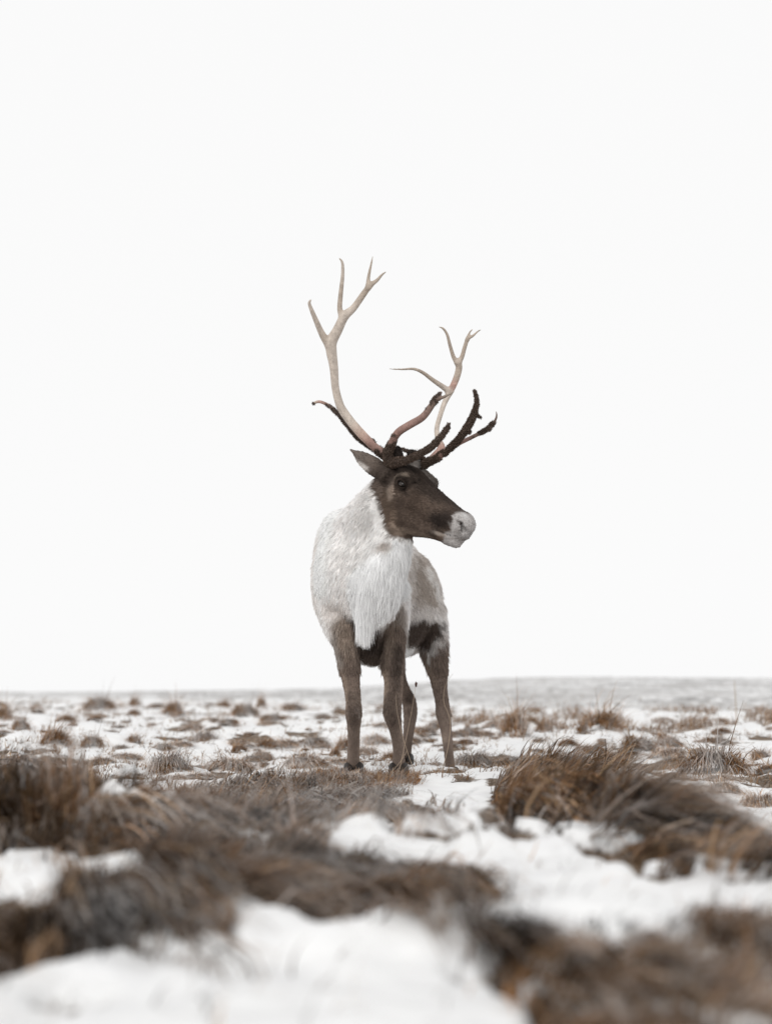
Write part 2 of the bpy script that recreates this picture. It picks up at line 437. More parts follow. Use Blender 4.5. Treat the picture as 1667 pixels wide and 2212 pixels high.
def field_grass(poly, n, length, wid, flow, spread, droop, frost, dark=0, ochre=0, clump=.09, on_snow=.05, lift=.6, seg=4, poke=False):
    q = sample_poly(poly, n)
    keep = (q[:, 3] < .5) | (rng.random(len(q)) < on_snow)
    r = q[keep, :3]
    k = len(r)
    # clumps: blades lean together
    cl = fbm(r[:, 0] / clump, r[:, 1] / clump, oct=2, seed=81)
    cl2 = fbm(r[:, 0] / clump + 40, r[:, 1] / clump, oct=2, seed=82)
    ang = flow + (cl - .5) * 2 * spread + rng.normal(0, spread * .35, k)
    d = np.stack([np.cos(ang), np.sin(ang), np.zeros(k)], -1)
    Ln = length * rng.uniform(.55, 1.2, k) * (.6 + .8 * cl2)
    dr = np.clip(droop + (cl2 - .5) * .6 + rng.normal(0, .15, k), .05, 1.1)
    b, t = grass_colors(k, frost, dark, ochre)
    # locks of blades share their colour and lean
    cs = .020
    cxi = np.floor((r[:, 0] + .012 * (fbm(r[:, 0] * 60, r[:, 1] * 60, oct=1, seed=84) - .5)) / cs); cyi = np.floor(r[:, 1] / cs)
    h1 = _hash(cxi, cyi, cyi * 0, 5); h2 = _hash(cxi, cyi, cyi * 0, 6); h3 = _hash(cxi, cyi, cyi * 0, 7)
    lock = STRAW[(h1 * 6.99).astype(int)] * (.55 + .9 * h2)[:, None] * (1 - dark)
    b = b * .4 + lock * .5; t = t * .4 + lock * .66
    shade = (.05 + 1.6 * sstep(.15, .85, fbm(r[:, 0] / (clump * .7) + 7, r[:, 1] / (clump * .7), oct=3, seed=83)))[:, None]  # clump noise paints dark crevice shade into the blade colours
    b = b * shade; t = t * shade
    lf = ((h3 < frost) * (.25 + .5 * h2))[:, None]
    b = b * (1 - lf * .5) + FROST * .6 * lf * .4; t = t * (1 - lf) + FROST * .6 * lf
    du = sstep(.54, .66, fbm(r[:, 0] * 16, r[:, 1] * 16, oct=3, seed=85) + (frost - .25) * .28)[:, None] * rng.uniform(.05, .9, (k, 1))
    b = b * (1 - du * .4) + FROST * du * .4; t = t * (1 - du * .85) + FROST * du * .85
    shade = 1.0
    ang = ang + (h2 - .5) * .7
    d = np.stack([np.cos(ang), np.sin(ang), np.zeros(k)], -1)
    e_ = .03
    gx = (base_height(r[:, 0] + e_, r[:, 1]) + banks(r[:, 0] + e_, r[:, 1]) - base_height(r[:, 0] - e_, r[:, 1]) - banks(r[:, 0] - e_, r[:, 1])) / (2 * e_)
    gy = (base_height(r[:, 0], r[:, 1] + e_) + banks(r[:, 0], r[:, 1] + e_) - base_height(r[:, 0], r[:, 1] - e_) - banks(r[:, 0], r[:, 1] - e_)) / (2 * e_)
    nr_ = np.stack([-gx, -gy, np.ones(k)], -1); nr_ /= np.linalg.norm(nr_, axis=1)[:, None]
    d = d + np.stack([-gx, -gy, np.zeros(k)], -1) * .8; d /= np.linalg.norm(d, axis=1)[:, None]
    r[:, 2] -= .006
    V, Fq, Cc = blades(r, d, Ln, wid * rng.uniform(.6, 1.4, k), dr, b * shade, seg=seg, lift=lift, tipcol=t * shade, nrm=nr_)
    nv = 2 * (seg + 1)
    V = V.reshape(k, nv, 3); Cc = Cc.reshape(k, nv, 3); bad = np.zeros(k, bool)
    for j_ in (nv - 2, nv // 2):
        qx, qy = proj(V[:, j_])
        for pl in ([] if poke else SNOW_POLYS): bad |= polydist(qx, qy, pl) > 4
    ok = ~(bad & (rng.random(k) < .86))
    V, Cc = V[ok], Cc[ok]; k = len(V)
    bb = (np.arange(k)[:, None] * nv + np.arange(seg)[None, :] * 2)
    Fq = np.stack([bb, bb + 1, bb + 3, bb + 2], -1).reshape(-1, 4)
    return V.reshape(-1, 3), Fq, Cc.reshape(-1, 3)

def join(parts):
    vs, fs, cs, o = [], [], [], 0
    for v, f, c in parts:
        vs.append(v); fs.append(f + o); cs.append(c); o += len(v)
    return np.concatenate(vs), np.concatenate(fs), np.concatenate(cs)

def add_tussock(label, parts, group='dead grass tussocks in the foreground'):
    v, f, c = join(parts)
    org = v.mean(0); org[2] = v[:, 2].min()
    e = bpy.data.objects.new('grass_tussock', None); COL.objects.link(e); e.location = org
    tag(e, label, 'grass tussock', group)
    o = mesh_obj('blades', v - org, f, M_grass, e, c, smooth=False)
    o['kind'] = 'stuff'
    return e

DN = -math.pi / 2           # towards the camera
add_tussock('big arching brown grass tussock right of the reindeer, drooping over the wide snow patch', [
    field_grass([(1055, 1720), (1090, 1690), (1160, 1640), (1250, 1640), (1330, 1680), (1400, 1745), (1330, 1800), (1200, 1810), (1100, 1800)], 7200, .20, 0.0065, DN + .75, .5, .75, .10, ochre=.35),
    field_grass([(1300, 1740), (1400, 1745), (1480, 1790), (1580, 1850), (1560, 1880), (1440, 1905), (1330, 1850), (1250, 1800)], 6400, .22, 0.0065, DN + .95, .35, .9, .22, ochre=.1)])
add_tussock('tall dark brown grass clump at the left edge, standing behind the small snow patch', [
    field_grass([(-120, 1760), (-20, 1720), (60, 1700), (160, 1700), (230, 1760), (250, 1850), (130, 1870), (0, 1856), (-120, 1860)], 8800, .13, 0.0051, DN + .4, 1.2, .55, .10, dark=.15, lift=.7)])
add_tussock('frosted matted grass tussock between the left edge clump and the reindeer', [
    field_grass([(230, 1715), (400, 1725), (560, 1700), (640, 1760), (650, 1850), (560, 1890), (420, 1870), (250, 1860)], 11200, .15, 0.0055, DN + .7, .7, .8, .50)])
add_tussock('dark grass bank overhanging the lower left snow', [
    field_grass([(130, 1900), (250, 1865), (420, 1870), (470, 1960), (500, 2060), (470, 2120), (300, 2070), (190, 2058), (140, 1990)], 9600, .15, 0.0051, DN + .5, .6, .85, .30, dark=.25)])
add_tussock('brown grass tuft hanging at the left edge under the small snow patch', [
    field_grass([(-150, 1945), (0, 1940), (120, 1960), (150, 2050), (90, 2085), (0, 2110), (-150, 2120)], 4800, .15, 0.0051, DN + .1, .5, .8, .12, dark=.35)])
add_tussock('streaming pale grass tussock in the centre, running down to the lower snow mound', [
    field_grass([(450, 1860), (640, 1850), (700, 1880), (860, 1900), (900, 1975), (800, 1990), (700, 1990), (600, 1960), (520, 1960), (470, 1940)], 7200, .17, 0.0051, DN + 1.0, .35, .9, .38)])
add_tussock('dark grass tussock hanging below the wide central snow patch', [
    field_grass([(690, 1885), (760, 1850), (850, 1872), (960, 1856), (1040, 1900), (1070, 1950), (1060, 2060), (1010, 2080), (960, 2060), (930, 2000), (880, 1975), (760, 1930)], 8000, .14, 0.0051, DN + .5, .6, .85, .15, dark=.3)])
add_tussock('russet grass tussock at the bottom, right of the lower snow mound', [
    field_grass([(1060, 1990), (1120, 1980), (1250, 2040), (1320, 2060), (1330, 2220), (1300, 2420), (1170, 2420), (1130, 2200), (1050, 2110)], 8800, .13, 0.0043, DN + .6, .6, .85, .12, dark=.1, ochre=.25)])
add_tussock('dark mottled grass tussock in the bottom right corner', [
    field_grass([(1330, 2040), (1440, 2040), (1480, 2130), (1560, 2140), (1640, 2160), (1750, 2170), (1750, 2420), (1320, 2420)], 8000, .12, 0.0043, DN + .3, .9, .8, .18, dark=.35)])
add_tussock('brown grass tussock at the right edge between two snow patches near the bottom', [
    field_grass([(1510, 1995), (1600, 1990), (1750, 1995), (1750, 2050), (1640, 2080), (1640, 2140), (1560, 2130), (1530, 2060)], 4000, .12, 0.0043, DN + .3, .8, .8, .25, dark=.2)])
add_tussock('low frosted grass arch on the snow just in front of the hooves', [
    field_grass([(850, 1800), (880, 1750), (930, 1730), (990, 1760), (1030, 1790), (960, 1815), (890, 1808)], 2080, .12, 0.0051, DN + .5, .9, .85, .45, on_snow=.6),
    field_grass([(640, 1720), (760, 1700), (880, 1720), (860, 1780), (760, 1760), (680, 1830), (630, 1800)], 4600, .11, .0042, DN + .8, .9, .85, .85, on_snow=.6)])
add_tussock('rusty grass tuft around the front hooves', [
    field_grass([(690, 1680), (760, 1678), (905, 1678), (910, 1694), (820, 1708), (700, 1704)], 3000, .062, .0036, DN + .4, 1.2, .6, .2, ochre=.4, on_snow=.95)])
add_tussock('wispy brown grass tuft on the snow left of the front hooves', [
    field_grass([(540, 1690), (620, 1675), (740, 1680), (700, 1710), (600, 1730), (540, 1720)], 2400, .07, 0.0043, DN + .4, 1.2, .6, .3, ochre=.2, on_snow=.5)])
add_tussock('brown grass fringe at the right edge above the snow patch', [
    field_grass([(1520, 1880), (1590, 1850), (1700, 1870), (1760, 1890), (1760, 1915), (1580, 1912)], 2800, .14, 0.0058, DN + .6, .6, .7, .2)])

# short grass scattered all over the foreground gaps
g = field_grass(GRASSY, 30000, .09, .0035, DN + .5, .9, .75, .25, dark=.1, on_snow=.0, seg=3)
g = join([g, field_grass([(-100, 1850), (1700, 1700), (1700, 2300), (-100, 2300)], 650, .07, .0022, DN + .6, 1.2, .6, .1, on_snow=1, poke=True),
          field_grass([(1150, 1990), (1700, 1960), (1700, 2300), (1150, 2300)], 5000, .07, .003, DN + .6, 1.2, .8, .2, dark=.1, on_snow=.5, poke=True)])
o = mesh_obj('grass', g[0], g[1], M_grass, None, g[2], smooth=False)
tag(o, 'short dead grass filling the gaps between the foreground snow patches', 'grass', kind='stuff')

# moor tufts: a few kinds of clump, copied over the middle distance
def tuft_data(n, rad, h, lean, frost, dark, ochre, seed, droopy=.8):
    a = rng.uniform(0, 2 * math.pi, n); r = rad * np.sqrt(rng.random(n))
    r = r * (1 + .3 * np.sin(3 * a + seed) + .15 * np.sin(5 * a + 2 * seed))
    roots = np.stack([r * np.cos(a), r * np.sin(a) * .8, -.01 + (h * .7) * (1 - (r / rad) ** 2)], -1)
    ang = a + rng.normal(0, .5, n)
    d = np.stack([np.cos(ang) + lean, np.sin(ang) - .5, np.zeros(n)], -1); d /= np.linalg.norm(d, axis=1)[:, None]
    b, t = grass_colors(n, frost, dark, ochre)
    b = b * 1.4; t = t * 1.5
    dz = sstep(.5, .65, fbm(roots[:, 0] * 14 + seed, roots[:, 1] * 14, oct=2, seed=seed + 5))[:, None] * .7
    b = b * (1 - dz * .5) + FROST * dz * .5; t = t * (1 - dz) + FROST * dz
    shade = (.55 + .9 * fbm(roots[:, 0] * 20, roots[:, 1] * 20, oct=2, seed=seed))[:, None]
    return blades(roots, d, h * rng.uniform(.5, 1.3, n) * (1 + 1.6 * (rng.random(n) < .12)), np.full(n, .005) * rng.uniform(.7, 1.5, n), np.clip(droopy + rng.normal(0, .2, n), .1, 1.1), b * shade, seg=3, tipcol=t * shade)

KINDS = []
for s, (n, rad, h, lean, fr, dk, oc, dr) in enumerate([
        (1500, .15, .085, .7, .18, .10, .15, .95), (1700, .17, .08, .5, .45, .0, .0, 1.0), (900, .13, .10, .8, .12, .0, .35, .65),
        (1600, .17, .06, .5, .55, .0, .0, 1.0), (1500, .14, .07, .8, .22, .25, .0, 1.0)]):
    tv, tf, tcx = tuft_data(n, rad, h, lean, fr, dk, oc, 90 + s, dr)
    KINDS.append(mesh_obj('blades', tv, tf, M_grass, None, tcx, smooth=False, link=False))
def place_tuft(px, py, wpx, hpx, kind, label, group):
    p = ground_at_px(px, py, near=3.5)
    k = wpx * p[1] / F / .40
    kz = hpx * p[1] / F / .13
    e = bpy.data.objects.new('grass_tuft', None); COL.objects.link(e)
    e.location = p; sx = rng.uniform(.85, 1.35)
    e.rotation_euler = (0, 0, rng.uniform(-1.0, 1.0)); e.scale = (k * sx, k * rng.uniform(.7, 1.2), kz)
    tag(e, label, 'grass tuft', group)
    b = bpy.data.objects.new('blades', KINDS[kind]); COL.objects.link(b); b.parent = e; b['kind'] = 'stuff'
    return e

TG = 'grass tufts poking through the snow of the moor'
NAMED = [
    (1540, 1668, 190, 75, 0, 'large domed brown tussock on the right moor, dark on its right flank'),
    (1375, 1622, 110, 45, 4, 'dark rounded tussock on the right moor beside a paler dome'),
    (1447, 1638, 80, 36, 3, 'pale brown dome between the dark rounded tussock and the large domed one'),
    (1112, 1590, 90, 50, 2, 'bushy russet tuft on the snow right of the reindeer'),
    (1020, 1652, 120, 45, 4, 'dark flat tussock just right of the hind hooves'),
    (362, 1662, 120, 60, 4, 'dark matted tussock in the middle of the left snow field'),
    (350, 1618, 60, 22, 4, 'small dark tuft behind the matted tussock of the left snow field'),
    (500, 1662, 110, 38, 1, 'wide frosted tussock right of the dark matted one'),
    (660, 1655, 90, 38, 1, 'frosted tussock left of the standing reindeer front leg'),
    (440, 1600, 60, 32, 4, 'pointed dark tuft above the left snow field'),
    (200, 1610, 55, 32, 0, 'small round brown tuft on the left snow'),
    (120, 1606, 80, 30, 2, 'russet tuft left of the small round brown one'),
    (215, 1530, 90, 34, 0, 'twin humped brown tussock on the left skyline'),
    (374, 1545, 60, 28, 2, 'upright wispy russet tuft near the left skyline'),
    (8, 1555, 50, 28, 2, 'russet tuft cut by the left edge near the skyline'),
    (528, 1545, 70, 36, 0, 'brown tuft on the skyline ridge left of the reindeer'),
    (564, 1530, 34, 20, 2, 'thin upright tuft on the ridge next to the brown one'),
    (630, 1535, 55, 22, 0, 'low brown tuft on the ridge closest to the reindeer'),
    (1560, 1712, 80, 34, 1, 'small tuft in front of the large domed tussock'),
    (1640, 1740, 90, 55, 3, 'pale sprawling tuft at the right edge of the snow'),
    (1600, 1800, 60, 40, 3, 'sparse spiky tuft in the lower right snow'),
    (1640, 1640, 60, 30, 0, 'brown tuft touching the right edge behind the domed tussock'),
    (810, 1608, 60, 26, 1, 'small tuft seen between the front legs'),
    (938, 1575, 46, 22, 0, 'small dark tuft seen between the hind legs'),
    (1300, 1575, 100, 40, 2, 'bushy ochre tuft in the band below the hill'),
    (30, 1650, 120, 26, 1, 'flat brown tuft at the left edge in front of the snow'),
    (45, 1575, 50, 30, 0, 'small brown tuft near the left edge of the moor'),
]
for px, py, w, h, k, lab in NAMED: place_tuft(px, py, w, h, k, lab, TG)
KW = ['brown', 'frosted', 'russet', 'whitened', 'dark']
SHORT = ['large domed tussock', 'dark rounded tussock', 'pale brown dome', 'bushy russet tuft', 'dark flat tussock by the hind hooves', 'dark matted tussock', 'small dark tuft over the matted tussock', 'wide frosted tussock', 'frosted tussock by the front leg', 'pointed dark tuft', 'small round brown tuft', 'russet tuft on the left', 'twin humped skyline tussock', 'upright wispy skyline tuft', 'russet tuft cut by the left edge', 'brown ridge tuft', 'thin upright ridge tuft', 'low ridge tuft nearest the reindeer', 'small tuft before the domed tussock', 'pale sprawling tuft', 'sparse spiky tuft', 'brown tuft at the right edge', 'small tuft between the front legs', 'small dark tuft between the hind legs', 'bushy ochre tuft under the hill', 'flat brown tuft at the left edge', 'small brown tuft near the left edge']
used = set()
for i in range(300):
    px = rng.uniform(-20, 1690); py = 1525 + 165 * rng.random() ** 1.2
    if px > 850 and py < 1552: py = rng.uniform(1552, 1640)
    s_ = (py - 1470) / 200
    w = rng.uniform(22, 80) * (.45 + .6 * s_); h = w * rng.uniform(.16, .40)
    if any(abs(px - q[0]) < q[2] * .55 and abs(py - q[1]) < 18 for q in NAMED): continue
    kd = int(rng.choice([0, 1, 1, 2, 3, 3, 4]))
    j = int(np.argmin([abs(px - q[0]) + 2.5 * abs(py - q[1]) for q in NAMED])); q = NAMED[j]
    dx, dy = px - q[0], (py - q[1]) * 2.5
    rel = ('right of' if dx > 0 else 'left of') if abs(dx) > abs(dy) else ('in front of' if dy > 0 else 'behind')
    lab = f'little {KW[kd]} grass tuft {rel} the {SHORT[j]}'
    if lab in used: continue
    used.add(lab)
    place_tuft(px, py, w, h, kd, lab, 'small grass tufts scattered over the snowy moor')

# band of ochre grass along the foot of the hill and sparse stems on the moor
def moor_blades(n, x0, x1, py0, py1, length, frost, ochre, wid):
    px = rng.uniform(x0, x1, n * 2); py = rng.uniform(py0, py1, n * 2)
    nz = fbm(px / 55, py / 9, oct=2, seed=95); k = nz > .5
    px, py = px[k][:n], py[k][:n]
    ang_ = np.arctan((py - PH / 2) / F) - TH
    d = np.clip(CZ / np.tan(ang_), 3, 70)
    x = (px - PW / 2) / F * d; z, m = ground_z(x, d)
    r = np.stack([x, d, z - .01], -1); q = len(r)
    a = rng.uniform(0, 2 * math.pi, q); dd = np.stack([np.cos(a) + .4, np.sin(a) - .2, np.zeros(q)], -1)
    dd /= np.linalg.norm(dd, axis=1)[:, None]
    b, t = grass_colors(q, frost, 0, ochre)
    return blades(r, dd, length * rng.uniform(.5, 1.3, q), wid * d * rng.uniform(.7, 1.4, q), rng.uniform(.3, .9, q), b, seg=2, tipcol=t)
g = join([moor_blades(5500, 930, 1720, 1545, 1592, .13, .3, .3, .0006),
          moor_blades(2500, -40, 820, 1515, 1560, .10, .3, .25, .0005),
          moor_blades(17000, -40, 1720, 1525, 1700, .055, .25, .25, .0006)])
o = mesh_obj('moor_grass', g[0], g[1], M_grass, None, g[2], smooth=False)
tag(o, 'thin dead grass scattered over the snowy moor and along the foot of the hill', 'grass', kind='stuff')

# ------------------------------------------------------------------ signed distance modelling
class Field:
    def __init__(s, lo, hi, vox):
        s.lo = np.array(lo, float); s.vox = vox
        s.n = np.ceil((np.array(hi) - s.lo) / vox).astype(int) + 1
        s.d = np.full(s.n, .08, np.float32)
    def _box(s, lo, hi):
        a = np.clip(np.floor((lo - s.lo) / s.vox).astype(int), 0, s.n - 1)
        b = np.clip(np.ceil((hi - s.lo) / s.vox).astype(int) + 1, 1, s.n)
        g = np.meshgrid(*[s.lo[i] + s.vox * np.arange(a[i], b[i]) for i in range(3)], indexing='ij', sparse=True)
        return tuple(slice(a[i], b[i]) for i in range(3)), g
    def merge(s, sl, d, k, sub=False):
        e = s.d[sl]
        if sub:
            h = np.clip(.5 - .5 * (e + d) / k, 0, 1); s.d[sl] = e * (1 - h) + (-d) * h + k * h * (1 - h)
        else:
            h = np.clip(.5 + .5 * (d - e) / k, 0, 1); s.d[sl] = d * (1 - h) + e * h - k * h * (1 - h)
    def cap(s, a, b, ra, rb, k=.02, sub=False):
        a = np.array(a, float); b = np.array(b, float); m = max(ra, rb) + k + .03
        sl, g = s._box(np.minimum(a, b) - m, np.maximum(a, b) + m)
        ab = b - a; L2 = ab @ ab + 1e-12
        t = np.clip(((g[0] - a[0]) * ab[0] + (g[1] - a[1]) * ab[1] + (g[2] - a[2]) * ab[2]) / L2, 0, 1)
        dx = g[0] - a[0] - t * ab[0]; dy = g[1] - a[1] - t * ab[1]; dz = g[2] - a[2] - t * ab[2]
        d = np.sqrt(dx * dx + dy * dy + dz * dz) - (ra + (rb - ra) * t)
        s.merge(sl, d.astype(np.float32), k, sub)
    def ell(s, c, r, M=np.eye(3), k=.03, sub=False):
        """M rows: local axes in world"""
        c = np.array(c, float); r = np.array(r, float); m = max(r) + k + .02
        sl, g = s._box(c - m, c + m)
        q = [M[i][0] * (g[0] - c[0]) + M[i][1] * (g[1] - c[1]) + M[i][2] * (g[2] - c[2]) for i in range(3)]
        k0 = np.sqrt(sum((q[i] / r[i]) ** 2 for i in range(3))); k1 = np.sqrt(sum((q[i] / r[i] ** 2) ** 2 for i in range(3))) + 1e-9
        s.merge(sl, (k0 * (k0 - 1) / k1).astype(np.float32), k, sub)
    def chain(s, pts, k=.02):
        """a limb: smooth tapered sweep through the points, merged into the rest as one shape"""
        q = []
        for i in range(len(pts) - 1):
            w = [pts[max(i - 1, 0)], pts[i], pts[i + 1], pts[min(i + 2, len(pts) - 1)]]
            for t in np.arange(0, 1, .25):
                f = lambda j: .5 * (2 * w[1][j] + (-w[0][j] + w[2][j]) * t + (2 * w[0][j] - 5 * w[1][j] + 4 * w[2][j] - w[3][j]) * t * t + (-w[0][j] + 3 * w[1][j] - 3 * w[2][j] + w[3][j]) * t ** 3)
                q.append((f(0), f(1)))
        q.append(pts[-1])
        P_ = np.array([v[0] for v in q]); r_ = max(v[1] for v in q) + k + .03
        sl, g = s._box(P_.min(0) - r_, P_.max(0) + r_)
        best = np.full([x.stop - x.start for x in sl], 9., np.float32)
        for (a, ra), (b, rb) in zip(q[:-1], q[1:]):
            m = max(ra, rb) + k + .03
            i0 = [max(0, int(np.searchsorted(g[i].ravel(), min(a[i], b[i]) - m))) for i in range(3)]
            i1 = [int(np.searchsorted(g[i].ravel(), max(a[i], b[i]) + m)) for i in range(3)]
            gg = [g[i].ravel()[i0[i]:i1[i]].reshape([-1 if j == i else 1 for j in range(3)]) for i in range(3)]
            ab = b - a; L2 = ab @ ab + 1e-12
            t = np.clip(((gg[0] - a[0]) * ab[0] + (gg[1] - a[1]) * ab[1] + (gg[2] - a[2]) * ab[2]) / L2, 0, 1)
            d = np.sqrt((gg[0] - a[0] - t * ab[0]) ** 2 + (gg[1] - a[1] - t * ab[1]) ** 2 + (gg[2] - a[2] - t * ab[2]) ** 2) - (ra + (rb - ra) * t)
            sub_ = tuple(slice(i0[i], i1[i]) for i in range(3))
            best[sub_] = np.minimum(best[sub_], d)
        s.merge(sl, best, k)
    def mesh(s):
        g = vdb.FloatGrid(.08); g.copyFromArray(s.d)
        p, q = g.convertToQuads(0.0)
        return p.astype(np.float64) * s.vox + s.lo, q[:, ::-1].astype(np.int32)

def vnormals(v, q):
    n = np.zeros_like(v)
    fn = np.cross(v[q[:, 2]] - v[q[:, 0]], v[q[:, 3]] - v[q[:, 1]])
    for i in range(4): np.add.at(n, q[:, i], fn)
    return n / (np.linalg.norm(n, axis=1)[:, None] + 1e-12)

def outward(v, q):
    """flip if faces point inward (signed volume)"""
    vol = np.einsum('ij,ij->i', v[q[:, 0]], np.cross(v[q[:, 1]], v[q[:, 2]])).sum() + np.einsum('ij,ij->i', v[q[:, 0]], np.cross(v[q[:, 2]], v[q[:, 3]])).sum()
    return q if vol > 0 else q[:, ::-1]

# ------------------------------------------------------------------ reindeer
PSI, TIL = math.radians(53), math.radians(32)
HF = A(math.sin(PSI) * math.cos(TIL), -math.cos(PSI) * math.cos(TIL), -math.sin(TIL))   # towards the nose
HL = A(math.cos(PSI), math.sin(PSI), 0)                                               # animal's left, far side
HU = A(math.sin(PSI) * math.sin(TIL), -math.cos(PSI) * math.sin(TIL), math.cos(TIL))
HO = P(880, 1000, 5.42)
HM = np.array([HF, HL, HU])
def H(a, b, c): return HO + a * HF + b * HL + c * HU
def loc(p): return (p - HO) @ HM.T
def HP(px, py, b=0.0):
    """head point on the plane at lateral offset b that shows at pixel px, py"""
    o = A(0, 0, CZ); d = P(px, py, 5.4) - o
    t = ((HO + b * HL - o) @ HL) / (d @ HL)
    return o + t * d

yaw = math.radians(12.5)
BX = A(math.cos(yaw), -math.sin(yaw), 0); BY = A(math.sin(yaw), math.cos(yaw), 0)        # across, towards the tail
BM = np.array([BX, BY, A(0, 0, 1)])
def bell(fd, px, py, Y, hw, hh, hl, k=.06): fd.ell(P(px, py, Y), (R(hw, Y), hl, R(hh, Y)), BM, k)
def leg(fd, L, k=.015): fd.chain([(P(a, b, Y), R(r, Y) * (1.0 if r < 30 and b > 1400 else 1)) for a, b, Y, r in L], k)

fd = Field((-.45, 5.05, -.12), (.52, 7.0, 1.32), .0055)
# trunk
bell(fd, 779, 1258, 5.88, 96, 150, .34)
bell(fd, 822, 1290, 6.15, 103, 144, .40)
bell(fd, 870, 1300, 6.45, 82, 114, .26)
bell(fd, 800, 1372, 5.72, 40, 58, .14, .04)
bell(fd, 747, 1158, 5.92, 44, 56, .20, .05)
bell(fd, 800, 1350, 5.75, 62, 72, .16, .05)
# tail
fd.cap(P(872, 1225, 6.72), P(874, 1275, 6.80), .035, .02, .03)
# neck and throat
leg(fd, [(760, 1185, 5.82, 70), (788, 1130, 5.62, 52), (822, 1085, 5.50, 44), (848, 1050, 5.46, 38)], .05)
leg(fd, [(852, 1120, 5.46, 44), (842, 1180, 5.47, 45), (822, 1240, 5.52, 48), (800, 1310, 5.60, 50)], .05)
leg(fd, [(800, 1160, 5.62, 52), (780, 1250, 5.64, 62)], .05)
# mane core
leg(fd, [(838, 1200, 5.40, 34), (820, 1262, 5.40, 38), (808, 1318, 5.44, 32)], .035)
leg(fd, [(833, 1255, 5.42, 28), (832, 1320, 5.47, 20)], .03)
# shoulders, front legs
leg(fd, [(722, 1290, 5.72, 36), (733, 1345, 5.66, 35), (748, 1388, 5.62, 27), (753, 1430, 5.62, 22), (759, 1478, 5.62, 17.5), (763, 1512, 5.61, 15.5), (764, 1541, 5.60, 17.2), (764, 1568, 5.61, 13.5), (764, 1600, 5.61, 12.3), (763, 1632, 5.61, 12.8), (763, 1652, 5.60, 15)], .022)
leg(fd, [(856, 1275, 5.74, 27), (858, 1335, 5.66, 24), (853, 1385, 5.62, 21), (848, 1430, 5.62, 22), (850, 1478, 5.62, 19.5), (848, 1515, 5.60, 18.5), (847, 1541, 5.59, 18.5), (853, 1570, 5.60, 14), (859, 1603, 5.60, 11.8), (861, 1635, 5.60, 12.2), (861, 1655, 5.59, 15)], .022)
# hind legs
leg(fd, [(920, 1325, 6.42, 42), (930, 1375, 6.38, 36), (940, 1420, 6.34, 25.5), (946, 1455, 6.34, 20), (950, 1489, 6.38, 15), (955, 1520, 6.40, 14), (957, 1542, 6.40, 15), (962, 1569, 6.37, 12), (966.5, 1603, 6.33, 10.5), (970, 1637, 6.29, 9.6), (972, 1660, 6.28, 11)], .014)
fd.cap(P(955, 1525, 6.42), P(968, 1545, 6.43), .018, .014, .015)
leg(fd, [(842, 1360, 6.50, 40), (842, 1410, 6.46, 32), (852, 1450, 6.45, 21), (868, 1486, 6.52, 14.5), (883, 1515, 6.58, 14), (886, 1540, 6.58, 14), (883, 1575, 6.56, 11.5), (879, 1610, 6.53, 10), (876, 1640, 6.52, 12)], .014)
fd.cap(P(885, 1512, 6.60), P(892, 1528, 6.62), .018, .016, .015)
# head
fd.ell(H(.055, 0, -.088), (.115, .078, .088), HM, .03)
fd.ell(H(.13, 0, -.155), (.105, .062, .078), HM, .03)
fd.cap(H(.06, 0, -.13), H(.0, 0, -.18), .075, .07, .05)
for a0, b0, c0, r0, a1, b1, c1, r1 in [(.12, .018, -.093, .070, .335, .012, -.088, .044), (.12, -.018, -.093, .070, .335, -.012, -.088, .044)]:
    fd.cap(H(a0, b0, c0), H(a1, b1, c1), r0, r1, .02)
fd.ell(H(.352, 0, -.082), (.048, .047, .044), HM, .02)
fd.ell(H(.345, 0, -.112), (.050, .043, .026), HM, .015)
for sgn in (1, -1):
    fd.cap(H(.14, sgn * .022, -.170), H(.315, sgn * .012, -.148), .052, .027, .02)
    fd.ell(H(.080, sgn * .072, -.048), (.040, .030, .034), HM, .02)        # orbit
    fd.cap(H(.05, sgn * .070, -.018), H(.11, sgn * .066, -.022), .017, .013, .012)  # brow
    fd.cap(H(-.005, sgn * .045, -.01), H(-.03, sgn * .058, .022), .026, .022, .02)  # pedicle
fd.ell(H(.338, 0, -.154), (.044, .032, .024), HM, .02)
fd.ell(H(.325, 0, -.132), (.056, .037, .022), HM, .015)
eyeN = HP(868.6, 1046, -.096); 
aE = loc(eyeN)
eyeF = H(aE[0], .096, aE[2])
for e in (eyeN, eyeF): fd.ell(e, (.020, .013, .016), HM, .006, sub=True)
# nostrils and mouth
for sgn in (1, -1):
    n0 = H(.366, sgn * .036, -.072); n1 = H(.384, sgn * .026, -.092)
    fd.cap(n0, n1, .007, .010, .006, sub=True)
    fd.cap(H(.285, sgn * .042, -.146), H(.345, sgn * .034, -.134), .0015, .0015, .004, sub=True)
fd.cap(H(.345, .034, -.134), H(.392, 0, -.128), .0015, .0015, .004, sub=True); fd.cap(H(.345, -.034, -.134), H(.392, 0, -.128), .0015, .0015, .004, sub=True)
